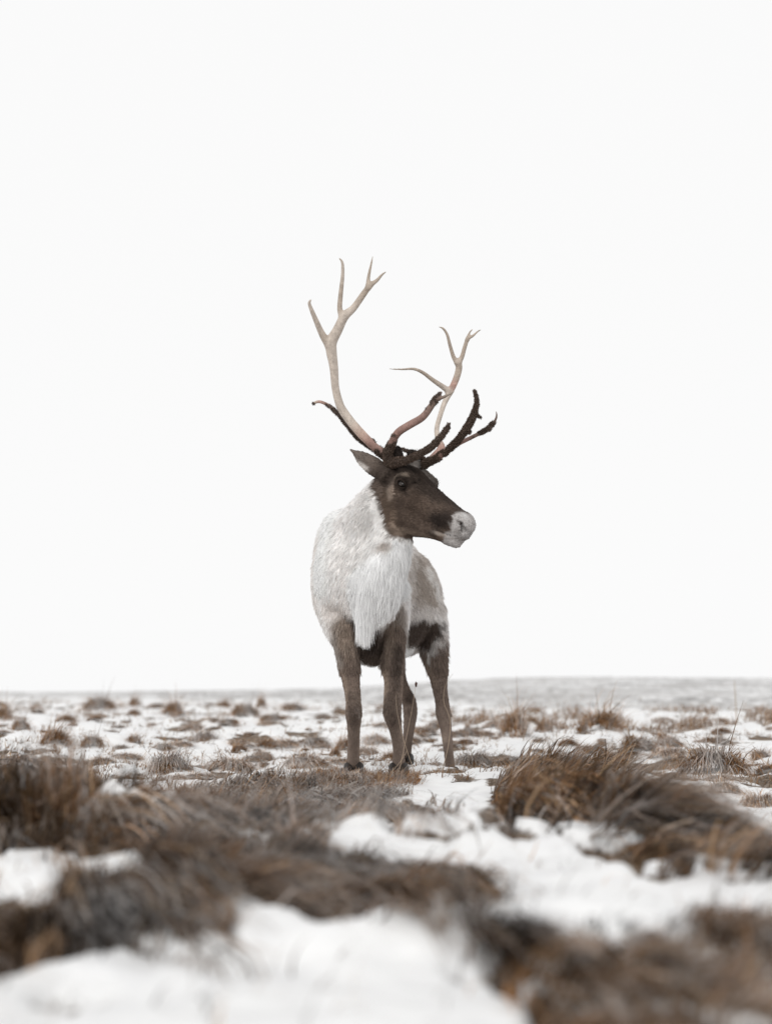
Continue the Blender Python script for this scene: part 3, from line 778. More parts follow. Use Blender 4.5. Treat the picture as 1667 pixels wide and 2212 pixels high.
# ears
e0 = HP(822, 1018, -.085); e1 = HP(759, 972, -.16)
def ear(p0, p1, sgn):
    ax = p1 - p0; L = np.linalg.norm(ax); ax /= L
    nn = np.cross(ax, HU * .8 + HF * .6); nn /= np.linalg.norm(nn); w = np.cross(nn, ax)
    # axes: along, flat normal facing the camera, width
    vv = A(0, -1, .1) if sgn < 0 else HL
    fn = vv - (vv @ ax) * ax; fn /= np.linalg.norm(fn); wd = np.cross(ax, fn)
    fd.ell(p0 + ax * L * .36, (L * .46, .017, .031), np.array([ax, fn, wd]), .015)
    fd.chain([(p0 + ax * L * .45, .019), (p0 + ax * L * .75, .012), (p0 + ax * L * .99, .005)], .018)
    fd.ell(p0 + ax * L * .52 + fn * -.016 + wd * (.012), (L * .42, .014, .022), np.array([ax, fn, wd]), .008, sub=True)
    fd.cap(p0 - ax * .02, p0 + ax * .03, .032, .030, .02)
ear(e0, e1, -1)
l0, l1 = loc(e0), loc(e1)
ear(H(l0[0], -l0[1], l0[2]), H(l1[0] - .02, -l1[1] - .0, l1[2] - .03), 1)

BV, BQ = fd.mesh(); BQ = outward(BV, BQ)
BN = vnormals(BV, BQ)

# ---- coat colours (linear albedo)
C_white = A(.90, .885, .87); C_grey = A(.85, .825, .81); C_beige = A(.36, .31, .27); C_brown = A(.175, .135, .112)
C_dark = A(.060, .045, .037); C_black = A(.028, .021, .018); C_tan = A(.27, .215, .175)

def seg_dist(p, a, b):
    ab = b - a; t = np.clip(((p - a) @ ab) / (ab @ ab + 1e-12), 0, 1)
    return np.linalg.norm(p - a - t[:, None] * ab, axis=1)

def stroke(c, p, a, b, r, col, soft=.5, amt=1.0):
    d = seg_dist(p, a, b) + (fbm(p[:, 0] * 60, p[:, 1] * 60, p[:, 2] * 60, 2, 5) - .5) * r * .35
    w = (1 - sstep(r * (1 - soft), r * (1 + soft), d)) * amt
    return c * (1 - w[:, None]) + col * w[:, None]

def coat(p):
    c = np.tile(C_grey * 1.0, (len(p), 1))
    px, py = proj(p)
    u = (p - P(800, 1250, 5.85)) @ BX; vback = (p - P(800, 1250, 5.85)) @ BY; z = p[:, 2]
    def st(x0, y0, Y0, x1, y1, Y1, r, col, soft=.5, amt=1.):
        nonlocal c
        c = stroke(c, p, P(x0, y0, Y0), P(x1, y1, Y1), R(r, (Y0 + Y1) / 2), col, soft, amt)
    # saddle brownish along the back, flanks beige
    st(800, 1130, 6.2, 880, 1170, 6.7, 90, C_beige * 1.1, .5, .8)
    
    st(700, 1200, 6.2, 720, 1300, 6.3, 60, C_beige * 1.3, .5, .5)
    # neck and shoulder pale
    st(800, 1090, 5.35, 770, 1200, 5.5, 60, C_white * .90, .6, .85)
    st(735, 1140, 5.75, 715, 1250, 5.65, 48, C_grey * 1.08, .6, .8)
    st(745, 1230, 5.5, 728, 1300, 5.5, 45, C_grey * 1.0, .6, .7)
    st(690, 1200, 5.8, 705, 1300, 5.75, 34, A(.60, .555, .52), .8, .6)
    st(730, 1315, 5.62, 745, 1345, 5.58, 26, A(.45, .40, .36), .9, .6)
    
    st(890, 1322, 5.95, 950, 1325, 6.25, 22, A(.62, .59, .57), .5, .95)
    # dark band low on the flank, white belly
    st(780, 1425, 6.0, 880, 1425, 6.2, 60, C_white, .4, 1)
    
    st(700, 1375, 6.0, 735, 1385, 6.2, 34, A(.55, .51, .48), .35, .7)
    st(905, 1412, 6.0, 912, 1408, 6.2, 14, C_white, .5, 1)
    # brisket
    st(770, 1360, 5.6, 800, 1410, 5.6, 38, C_dark, .4, 1)
    st(820, 1400, 5.6, 828, 1380, 5.55, 28, C_dark * 1.6, .4, 1)
    st(752, 1310, 5.5, 765, 1350, 5.5, 13, C_brown, .5, .9)
    # legs
    lowz = P(0, 1500, 6)[2]
    for x0, y0, Y0, x1, y1, Y1, r in [(748, 1385, 5.62, 758, 1478, 5.62, 32), (758, 1478, 5.62, 764, 1670, 5.6, 30), (850, 1375, 5.62, 848, 1541, 5.6, 31), (848, 1541, 5.6, 861, 1670, 5.6, 31), (940, 1420, 6.34, 955, 1542, 6.40, 34), (955, 1542, 6.40, 976, 1720, 6.26, 34), (932, 1385, 6.38, 948, 1440, 6.34, 36), (850, 1450, 6.45, 884, 1530, 6.58, 34), (884, 1530, 6.58, 877, 1650, 6.52, 32), (848, 1410, 6.46, 868, 1486, 6.5, 30)]:
        st(x0, y0, Y0, x1, y1, Y1, r, C_brown * 1.15, .25, 1)
    st(862, 1280, 5.62, 862, 1335, 5.6, 20, C_tan, .5, .8)
    st(870, 1290, 5.8, 880, 1370, 5.85, 9, C_white, .5, .8)
    st(740, 1352, 5.58, 752, 1392, 5.58, 22, C_tan * 1.1, .6, .8)
    st(772, 1350, 5.55, 782, 1400, 5.6, 15, C_dark, .5, .8)
    st(725, 1385, 5.6, 738, 1425, 5.6, 10, A(.4, .36, .33), .6, .7)
    st(846, 1345, 5.58, 842, 1400, 5.58, 14, C_tan * 1.1, .6, .7)
    st(862, 1395, 5.58, 858, 1480, 5.58, 10, C_dark, .6, .7)
    st(832, 1420, 5.6, 834, 1490, 5.6, 9, C_tan * 1.2, .6, .7)
    st(935, 1398, 6.27, 932, 1400, 6.28, 11, C_white * .85, .7, .8)
    st(916, 1425, 6.29, 930, 1460, 6.29, 10, C_tan * 1.3, .7, .8)
    st(764, 1505, 5.575, 764, 1655, 5.575, 14, C_dark * 1.3, .9, .85)
    st(957, 1520, 6.33, 970, 1665, 6.25, 10, C_dark * 1.5, .9, .85)
    st(886, 1500, 6.53, 880, 1640, 6.50, 11, C_dark * 1.5, .9, .85)
    st(768, 1475, 5.58, 766, 1515, 5.58, 8, C_tan, .8, .2)
    st(862, 1400, 5.57, 845, 1530, 5.57, 14, C_dark * 1.3, .9, .85)
    st(845, 1530, 5.57, 861, 1655, 5.565, 14, C_dark * 1.3, .9, .85)
    st(972, 1545, 6.4, 980, 1640, 6.35, 8, C_beige, .6, .5)
    for x0, y0, x1, y1, Y_, w_ in [(744, 1440, 750, 1530, 5.60, 6), (781, 1500, 778, 1640, 5.60, 4.5), (829, 1450, 829, 1530, 5.60, 6), (873, 1440, 872, 1640, 5.60, 4.5), (935, 1450, 960, 1600, 6.32, 6), (966, 1400, 976, 1560, 6.38, 5)]:
        st(x0, y0, Y_, x1, y1, Y_, w_, C_tan * 1.25, .9, .6)
    def sp(poly, col, soft=8, Y0=5.0, Y1=7.0, amt=1., nzs=14):
        nonlocal c
        d = polydist(px + (fbm(p[:, 0] * 45, p[:, 1] * 45, p[:, 2] * 45, 3, 23) - .5) * nzs * 2, py + (fbm(p[:, 0] * 45 + 9, p[:, 1] * 45, p[:, 2] * 45, 3, 24) - .5) * nzs * 2, poly)
        w = (sstep(-soft, soft, d) * (p[:, 1] > Y0) * (p[:, 1] < Y1) * amt)[:, None]
        c = c * (1 - w) + col * w
    sp([(888, 1205), (905, 1185), (935, 1215), (950, 1260), (955, 1310), (930, 1318), (892, 1300), (884, 1250)], C_beige * 1.12, 20, 5.82, 7, .9, 22)
    sp([(912, 1222), (922, 1220), (944, 1262), (952, 1300), (944, 1302), (930, 1262)], C_white * .95, 6, 5.82, 7, .85)
    sp([(885, 1312), (953, 1306), (958, 1332), (885, 1338)], A(.70, .67, .65), 7, 5.82, 6.6, .9)
    sp([(876, 1342), (915, 1336), (956, 1344), (950, 1372), (928, 1398), (876, 1396)], C_dark * 1.4, 7, 5.80, 6.6, 1, 9)
    sp([(876, 1398), (925, 1400), (925, 1440), (870, 1440)], C_white, 5, 5.80, 6.3, 1, 6)
    sp([(776, 1372), (830, 1372), (836, 1440), (776, 1432)], C_brown * .75, 6, 5.5, 6.2, 1, 8)
    sp([(774, 1345), (796, 1380), (812, 1365), (815, 1400), (790, 1410), (775, 1395)], C_dark, 7, 5.4, 6.1, 1, 8)
    sp([(777, 1425), (800, 1428), (825, 1436), (825, 1470), (770, 1460)], C_white * .9, 4, 5.68, 6.6, 1, 5)
    # ---- throat mane
    sp([(836, 1182), (912, 1172), (893, 1230), (876, 1284), (846, 1322), (812, 1336), (785, 1338), (764, 1320), (752, 1280), (754, 1240), (790, 1205)], C_white, 8, 5.0, 5.74, 1, 5)
    sp([(845, 1150), (935, 1172), (900, 1200), (850, 1190)], C_white, 6, 5.0, 5.74, 1, 4)
    st(838, 1165, 5.34, 817, 1203, 5.40, 8, C_tan * 1.2, .9, .6)
    # ---- head in its own frame
    h = loc(p); a, b, cc = h[:, 0], np.abs(h[:, 1]), h[:, 2]
    nz = fbm(p[:, 0] * 70, p[:, 1] * 70, p[:, 2] * 70, 2, 9) - .5
    def hpoly(px_, b_=-.06): return [tuple(loc(HP(x_, y_, b_))[[0, 2]]) for x_, y_ in px_]
    an, cn = a + nz * .010, cc + nz * .010
    mp = polydist(an, cn, hpoly([(815, 985), (806, 1015), (808, 1048), (822, 1072), (832, 1108), (838, 1135), (846, 1160), (900, 1174), (950, 1184), (985, 1205), (1070, 1190), (1060, 1080), (960, 1000), (900, 960), (830, 960)], -.06))
    ishead = sstep(-.006, .010, mp) * (np.abs(h[:, 1]) < .13) * (p[:, 1] < 5.75)
    top = sstep(-.075, -.03, cc + nz * .03)
    hc = A(.108, .079, .063) * np.ones((len(p), 1))
    hc = hc * (1 - top[:, None]) + C_dark * .85 * top[:, None]
    def hst(a0, b0, c0, a1, b1, c1, r, col, soft=.5, amt=1.):
        nonlocal hc
        q = np.stack([a, b, cc], -1)
        d = seg_dist(q, A(a0, b0, c0), A(a1, b1, c1)) + nz * r * .5
        w = (1 - sstep(r * (1 - soft), r * (1 + soft), d)) * amt
        hc = hc * (1 - w[:, None]) + col * w[:, None]
    def hpx(x0, y0, x1, y1, r, col, soft=.5, amt=1., b_=-.085):
        A0, A1 = loc(HP(x0, y0, b_)), loc(HP(x1, y1, b_)); hst(A0[0], abs(A0[1]), A0[2], A1[0], abs(A1[1]), A1[2], r, col, soft, amt)
    hst(.04, .06, -.12, .10, .06, -.215, .035, A(.17, .125, .095), .7, .75)      # jaw edge paler
    hst(.10, .05, -.23, .27, .04, -.205, .022, A(.25, .195, .155), .6, .85)
    hpx(845, 1040, 847, 1074, .013, A(.36, .29, .24), .6, 1)
    hpx(852, 1030, 880, 1028, .010, A(.33, .27, .22), .6, 1)
    hpx(866, 1070, 884, 1066, .010, A(.15, .115, .095), .7, .7)
    hpx(888, 1040, 950, 1070, .022, C_dark * .8, .7, .8, -.06)
    hst(.12, .07, -.09, .20, .06, -.10, .03, A(.095, .068, .053), .7, .6)
    hst(.02, .0, .03, .10, .0, .01, .035, A(.33, .30, .28), .5, .0)
    hst(.28, .05, -.11, .31, .05, -.09, .035, C_black * 1.1, .6, 1)             # dark behind the nose
    hst(.15, .0, .0, .30, .0, -.03, .03, C_black * 1.5, .6, .6)
    wp = polydist(a + nz * .028, cc + nz * .028, hpoly([(982, 1110), (988, 1105), (999, 1109), (1011, 1098), (1050, 1095), (1060, 1170), (1010, 1164), (968, 1162), (958, 1152), (978, 1147)], -.04))
    wm = sstep(-.006, .009, wp)[:, None]
    hc = hc * (1 - wm) + A(.42, .40, .39) * wm
    wp = polydist(a + nz * .012, cc + nz * .012, hpoly([(962, 1163), (1012, 1160), (1020, 1200), (985, 1210), (960, 1190), (955, 1175)], -.03))
    wm = sstep(-.005, .010, wp)[:, None]
    hc = hc * (1 - wm) + A(.42, .40, .39) * wm
    hst(.385, .0, -.085, .40, .0, -.11, .016, A(.36, .345, .34), .6, .6)
    hpx(983, 1117, 1003, 1140, .0045, C_dark, .6, .9, -.045)
    hpx(985, 1148, 1015, 1150, .010, A(.24, .22, .21), .8, .7, -.04)  # grey shading under the nostril, painted into the muzzle colour
    hpx(1003, 1112, 1018, 1118, .012, A(.56, .55, .54), .8, .7, -.03)
    hpx(972, 1156, 1010, 1161, .0022, C_dark, .8, .9, -.035)
    hpx(1000, 1100, 1012, 1106, .008, A(.16, .14, .13), .9, .7, -.01)
    hpx(934, 1150, 962, 1158, .006, A(.38, .33, .29), .8, .8, -.045)
    hst(.275, .045, -.166, .285, .045, -.168, .011, C_dark, .6, .8)
    hst(.285, .045, -.146, .345, .036, -.134, .003, C_black, .5, .9)
    hst(.345, .036, -.134, .392, 0, -.128, .003, C_black, .5, .9)
    hst(.366, .037, -.072, .384, .030, -.092, .009, C_black * .6, .35, 1)
    hst(aE[0] - .004, .095, aE[2], aE[0] + .004, .095, aE[2], .024, C_black * 1.1, .4, 1)
    hst(aE[0] + .02, .085, aE[2] - .01, aE[0] + .055, .075, aE[2] - .04, .007, C_black, .5, .9)
    c = c * (1 - ishead[:, None]) + hc * ishead[:, None]
    # crown around the antler bases, nape side dark
    def hs2(a0, b0, c0, a1, b1, c1, r, col, soft=.5, amt=1., mir=True):
        nonlocal c
        q = np.stack([a, b if mir else h[:, 1], cc], -1)
        d = seg_dist(q, A(a0, b0, c0), A(a1, b1, c1)) + nz * r * .5
        w = (1 - sstep(r * (1 - soft), r * (1 + soft), d)) * amt
        c = c * (1 - w[:, None]) + col * w[:, None]
    hs2(-.03, .05, .02, .04, .05, 0.0, .05, C_black, .4, 1)
    hs2(-.02, .09, -.05, .01, .085, -.08, .032, C_black * 1.3, .5, .9)
    hs2(-.03, .095, -.09, .0, .09, -.13, .022, C_brown * .9, .6, .9)
    hs2(.04, .065, .0, .10, .085, -.02, .03, A(.25, .23, .215), .7, .95) if False else None
    q0, q1 = loc(HP(898, 1000, .03)), loc(HP(930, 1040, .055))
    hs2(q0[0], q0[1], q0[2], q1[0], q1[1], q1[2], .024, A(.30, .27, .25), .8, .85, mir=False)
    q2 = loc(HP(940, 1035, .08)); hs2(q2[0] - .01, q2[1], q2[2], q2[0] + .02, q2[1] + .01, q2[2] - .01, .032, A(.10, .082, .07), .6, .9, mir=False)
    # ear: brown back, pale rim
    for (s0, s1) in ((e0, e1),):
        d = seg_dist(p, s0, s1); w = 1 - sstep(.035, .055, d)
        t = np.clip(((p - s0) @ (s1 - s0)) / ((s1 - s0) @ (s1 - s0)), 0, 1)
        ec = A(.11, .085, .07) * (1 - t[:, None]) + A(.15, .125, .11) * t[:, None]
        low = sstep(.2, .4, t) * sstep(.010, .022, -((p - s0) @ A(0, 0, 1) - t * ((s1 - s0) @ A(0, 0, 1))) )
        ec = ec * (1 - low[:, None]) + A(.62, .58, .55) * low[:, None]
        c = c * (1 - w[:, None]) + ec * w[:, None]
        w = 1 - sstep(.02, .05, np.linalg.norm(p - s0, axis=1)); c = c * (1 - w[:, None]) + C_black * 1.5 * w[:, None]
    return np.clip(c, .008, .86)

deer = bpy.data.objects.new('reindeer', None); COL.objects.link(deer)
DO = A(0.0, 6.0, 0.0); deer.location = DO
tag(deer, 'antlered reindeer with white throat mane standing on the snow, head turned right', 'reindeer')
bcol = coat(BV)
body = mesh_obj('body', BV - DO, BQ, M_skin, deer, bcol)

# ---- fur
GUIDE = []
def gd(p, d): GUIDE.append((p, d / np.linalg.norm(d)))
down = A(0, 0, -1)
for x, y, Y in [(760, 1180, 5.6), (720, 1250, 5.7), (735, 1320, 5.5), (700, 1300, 5.9), (690, 1200, 5.9), (790, 1150, 5.4)]: gd(P(x, y, Y), down + A(-.35, .3, 0))
for x, y, Y in [(740, 1100, 5.9), (800, 1110, 6.2), (860, 1180, 6.5)]: gd(P(x, y, Y), BY + down * .2)
for x, y, Y in [(915, 1230, 6.2), (930, 1300, 6.2), (900, 1330, 6.0), (700, 1300, 6.3)]: gd(P(x, y, Y), BY + down * .9)
for x, y, Y in [(900, 1390, 6.1), (830, 1420, 6.1)]: gd(P(x, y, Y), BY + down * .3)
for x, y, Y in [(840, 1200, 5.35), (815, 1280, 5.35), (800, 1340, 5.4)]: gd(P(x, y, Y), down + A(-.12, -.1, 0))
for x, y, Y in [(748, 1385, 5.6), (758, 1460, 5.6), (764, 1560, 5.6), (852, 1385, 5.6), (850, 1480, 5.6), (858, 1600, 5.6), (935, 1400, 6.3), (950, 1480, 6.3), (968, 1600, 6.3), (870, 1500, 6.5), (880, 1600, 6.5)]: gd(P(x, y, Y), down + A(0, .1, 0))
for a_, b_, c_ in [(.3, 0, -.03), (.2, -.06, -.08), (.2, .06, -.08), (.1, -.07, -.12), (.1, .07, -.12), (.05, 0, 0), (.25, -.04, -.15), (.36, 0, -.07)]: gd(H(a_, b_, c_), -HF - HU * .25)
gd(H(.0, -.07, -.17), -HF - HU * .8); gd(H(.02, -.06, -.2), down - HF * .6)
gd(e0, e1 - e0); gd(e1, e1 - e0)
GP = np.array([g_[0] for g_ in GUIDE]); GD = np.array([g_[1] for g_ in GUIDE])

def fur_flow(p, n):
    w = np.zeros((len(p), len(GP)))
    for i in range(len(GP)): w[:, i] = 1 / (((p - GP[i]) ** 2).sum(1) + .0015) ** 2
    d = w @ GD; d /= np.linalg.norm(d, axis=1)[:, None] + 1e-9
    d = d - (d * n).sum(1)[:, None] * n
    return d / (np.linalg.norm(d, axis=1)[:, None] + 1e-6)

tri = np.concatenate([BQ[:, [0, 1, 2]], BQ[:, [0, 2, 3]]])
cr = np.cross(BV[tri[:, 1]] - BV[tri[:, 0]], BV[tri[:, 2]] - BV[tri[:, 0]]); area = np.linalg.norm(cr, axis=1) / 2
cen = BV[tri].mean(1)
maneA, maneB = P(836, 1205, 5.36), P(806, 1330, 5.38)
lh = loc(cen)
headw = (lh[:, 0] > .0) & (np.abs(lh[:, 1]) < .13) & (lh[:, 2] > -.24) & (lh[:, 2] < .06) & (cen[:, 1] < 5.75)
facing = ((A(0, 0, CZ) - cen) * cr).sum(1) > -.15 * np.linalg.norm(cr, axis=1) * np.linalg.norm(cen, axis=1)
dens = np.where(headw, 2.6, 1.0) * np.where(cen[:, 2] < .42, 1.6, 1.0) * np.where(facing, 1, .35)
dens *= np.where(seg_dist(cen, maneA, maneB) < .09, 1.6, 1)
def sample(n, wgt):
    cdf = np.cumsum(area * wgt); k = np.searchsorted(cdf, rng.random(n) * cdf[-1])
    u_, v_ = rng.random(n), rng.random(n); fl = u_ + v_ > 1; u_[fl] = 1 - u_[fl]; v_[fl] = 1 - v_[fl]
    T = tri[k]; w0 = (1 - u_ - v_)[:, None]
    p = BV[T[:, 0]] * w0 + BV[T[:, 1]] * u_[:, None] + BV[T[:, 2]] * v_[:, None]
    nn = BN[T[:, 0]] * w0 + BN[T[:, 1]] * u_[:, None] + BN[T[:, 2]] * v_[:, None]
    return p, nn / np.linalg.norm(nn, axis=1)[:, None]

def build_fur(n):
    p, nn = sample(n, dens)
    h = loc(p); a, b, c_ = h[:, 0], h[:, 1], h[:, 2]
    ishead = (a > .0) & (np.abs(b) < .13) & (c_ > -.25) & (c_ < .06) & (p[:, 1] < 5.75)
    legz = 1 - sstep(.38, .52, p[:, 2])
    L = np.full(n, .027)
    L = L * (1 - legz) + (.012 - .005 * (1 - sstep(.1, .3, p[:, 2]))) * legz
    L = np.where(ishead, .017 - .008 * sstep(.05, .33, a), L)
    L = np.where((a < .05) & (a > -.12) & (c_ > -.03) & (np.abs(b) < .13), .020, L)
    md = seg_dist(p, maneA, maneB)
    px, py = proj(p)
    md_ = polydist(px, py, [(836, 1182), (908, 1180), (888, 1230), (870, 1280), (842, 1318), (812, 1332), (785, 1334), (768, 1316), (757, 1280), (758, 1240), (790, 1205)])
    mz = sstep(-6, 12, md_) * (nn[:, 1] < .35) * (p[:, 1] < 5.72) * (1 - ishead)
    L = L * (1 - mz) + (.040 + .014 * sstep(1250, 1310, py)) * mz
    L = np.where((p[:, 1] < 6.6) & (py > 1395) & (py < 1450) & (p[:, 2] > .42), .03, L)
    L = np.where(seg_dist(p, e0, e1) < .045, .010, L)
    L *= rng.uniform(.65, 1.2, n)
    keep = np.ones(n, bool)
    for e in (eyeN, eyeF): keep &= np.linalg.norm(p - e, axis=1) > .024
    for sgn in (1, -1): keep &= seg_dist(p, H(.366, sgn * .036, -.072), H(.384, sgn * .030, -.092)) > .009
    keep &= seg_dist(p, H(.285, -.042, -.146), H(.345, -.034, -.134)) > .0035
    flow = fur_flow(p, nn)
    # clumping and waves
    ns = 38
    j = np.stack([fbm(p[:, 0] * ns, p[:, 1] * ns, p[:, 2] * ns, 2, s) - .5 for s in (1, 2, 3)], -1)
    side = np.cross(nn, flow)
    flow = flow + j * (.36 * (1 - .4 * mz) * (1 - .6 * legz))[:, None] + rng.normal(0, .13, (n, 3))
    flow /= np.linalg.norm(flow, axis=1)[:, None]
    lift = np.where(ishead, .16, .19) * rng.uniform(.5, 1.4, n)
    lift = lift * (1 - mz * .2)
    K = 5
    t = np.linspace(0, 1, K)[None, :, None]
    base = p[:, None, :] - nn[:, None, :] * .001
    path = base + L[:, None, None] * (nn[:, None, :] * lift[:, None, None] * (1.6 * t - .9 * t * t) + flow[:, None, :] * t * .95)
    grav = (mz * .45 + .06)[:, None, None]
    path = path + down * L[:, None, None] * grav * t * t
    # mane hair hangs and drifts together towards its tip
    tipT = P(788, 1388, 5.40)
    bot = (mz * sstep(1270, 1310, py) * (1 - sstep(800, 820, px)))[:, None, None]
    path = path + (tipT - base) * bot * t * t * .50
    col = coat(p)
    streak = fbm(p[:, 0] * 55, p[:, 1] * 55, p[:, 2] * 22, 3, 17)
    v = rng.uniform(.84, 1.12, n) * (.90 + .20 * streak)
    v = np.where((rng.random(n) < .07) & (mz < .3) & ~ishead, v * .62, v)
    legv = rng.random(n) < .35
    col = col * v[:, None]
    pale = (legv & (col.mean(1) < .3) & ~ishead)[:, None]
    tipc = np.where(pale, col * 1.7 + .03, col * 1.12)
    T = t
    cc = col[:, None, :] * .95 * (1 - T) + tipc[:, None, :] * T
    r0 = np.where(ishead, .0007, .0010)[:, None] * np.where(mz > .5, 1.1, 1)[:, None]
    rad = r0 * (1 - np.linspace(0, 1, K)[None, :] ** 2 * .8)
    k = keep
    return path[k] - DO, rad[k], np.clip(cc[k], .006, .88)
fp, fr_, fc = build_fur(230000)
fur = curves_obj('fur', fp, fr_, fc, M_fur, deer); fur['kind'] = 'stuff'

# ---- eyes
def uv_sphere(c, r, M=None, nu=24, nv=16):
    v, f = [], []
    for i in range(nv + 1):
        for j in range(nu):
            th = math.pi * i / nv; ph = 2 * math.pi * j / nu
            q = A(math.sin(th) * math.cos(ph), math.sin(th) * math.sin(ph), math.cos(th)) * r
            v.append(c + (q @ M if M is not None else q))
    for i in range(nv):
        for j in range(nu):
            a = i * nu + j; b = i * nu + (j + 1) % nu
            f.append((a, b, b + nu, a + nu))
    return np.array(v), np.array(f)
for e, sgn in ((eyeN, -1), (eyeF, 1)):
    v, f = uv_sphere(e - HL * sgn * .006, A(.0195, .0175, .0165), HM)
    eye = mesh_obj('eye', v - DO, f, M_eye, deer)
    v, f = uv_sphere(e + HL * sgn * .0098 + HF * .001, A(.008, .0022, .0075), HM, 20, 10)
    mesh_obj('iris', v - DO, f, M_iris, eye)
    # lids: two arched rims
    parts = []
    for up_, k in ((1, 0), (-1, 1)):
        n = 14; vs = []
        for i in range(n + 1):
            t = math.pi * i / n
            cpt = e + HF * (-.022 * math.cos(t)) + HU * up_ * (.0145 * math.sin(t)) + HL * sgn * (.002 + .006 * math.sin(t))
            rr = .0032 * (.5 + .5 * math.sin(t)) + .001
            for j in range(8):
                w = 2 * math.pi * j / 8
                vs.append(cpt + HU * up_ * math.cos(w) * rr + HL * math.sin(w) * rr)
        fs = [(i * 8 + j, i * 8 + (j + 1) % 8, (i + 1) * 8 + (j + 1) % 8, (i + 1) * 8 + j) for i in range(n) for j in range(8)]
        lid = mesh_obj('eyelid', np.array(vs) - DO, np.array(fs), M_lid, eye)

# ---- hooves: two toes each plus dew claws
def hoof(px, py, Y, w, h, fx=0.0):
    base = P(px, py, Y); s = Y / F
    for sg in (-1, 1):
        f2 = Field(base + A(-.09, -.12, -.03), base + A(.09, .09, .12), .004)
        c = base + A(sg * w * s * .30 + fx * .3, 0, 0)
        f2.cap(c + A(0, .015, h * s * .75), c + A(fx + sg * .004, -.035, .012), w * s * .34, w * s * .26, .012)
        f2.cap(c + A(fx * .5, .02, .014), c + A(fx + sg * .003, -.042, .008), w * s * .27, w * s * .15, .012)
        fl = f2.d; zz = f2.lo[2] + f2.vox * np.arange(f2.n[2])
        f2.d = np.maximum(fl, (base[2] - .004 - zz)[None, None, :].astype(np.float32))
        v, q = f2.mesh()
        mesh_obj('hoof', v - DO, outward(v, q), M_hoof, deer)
hoof(764, 1676, 5.58, 34, 24)
hoof(861, 1677, 5.57, 34, 24)
hoof(877, 1650, 6.50, 26, 18)
hoof(975, 1683, 6.26, 23, 24, .012)

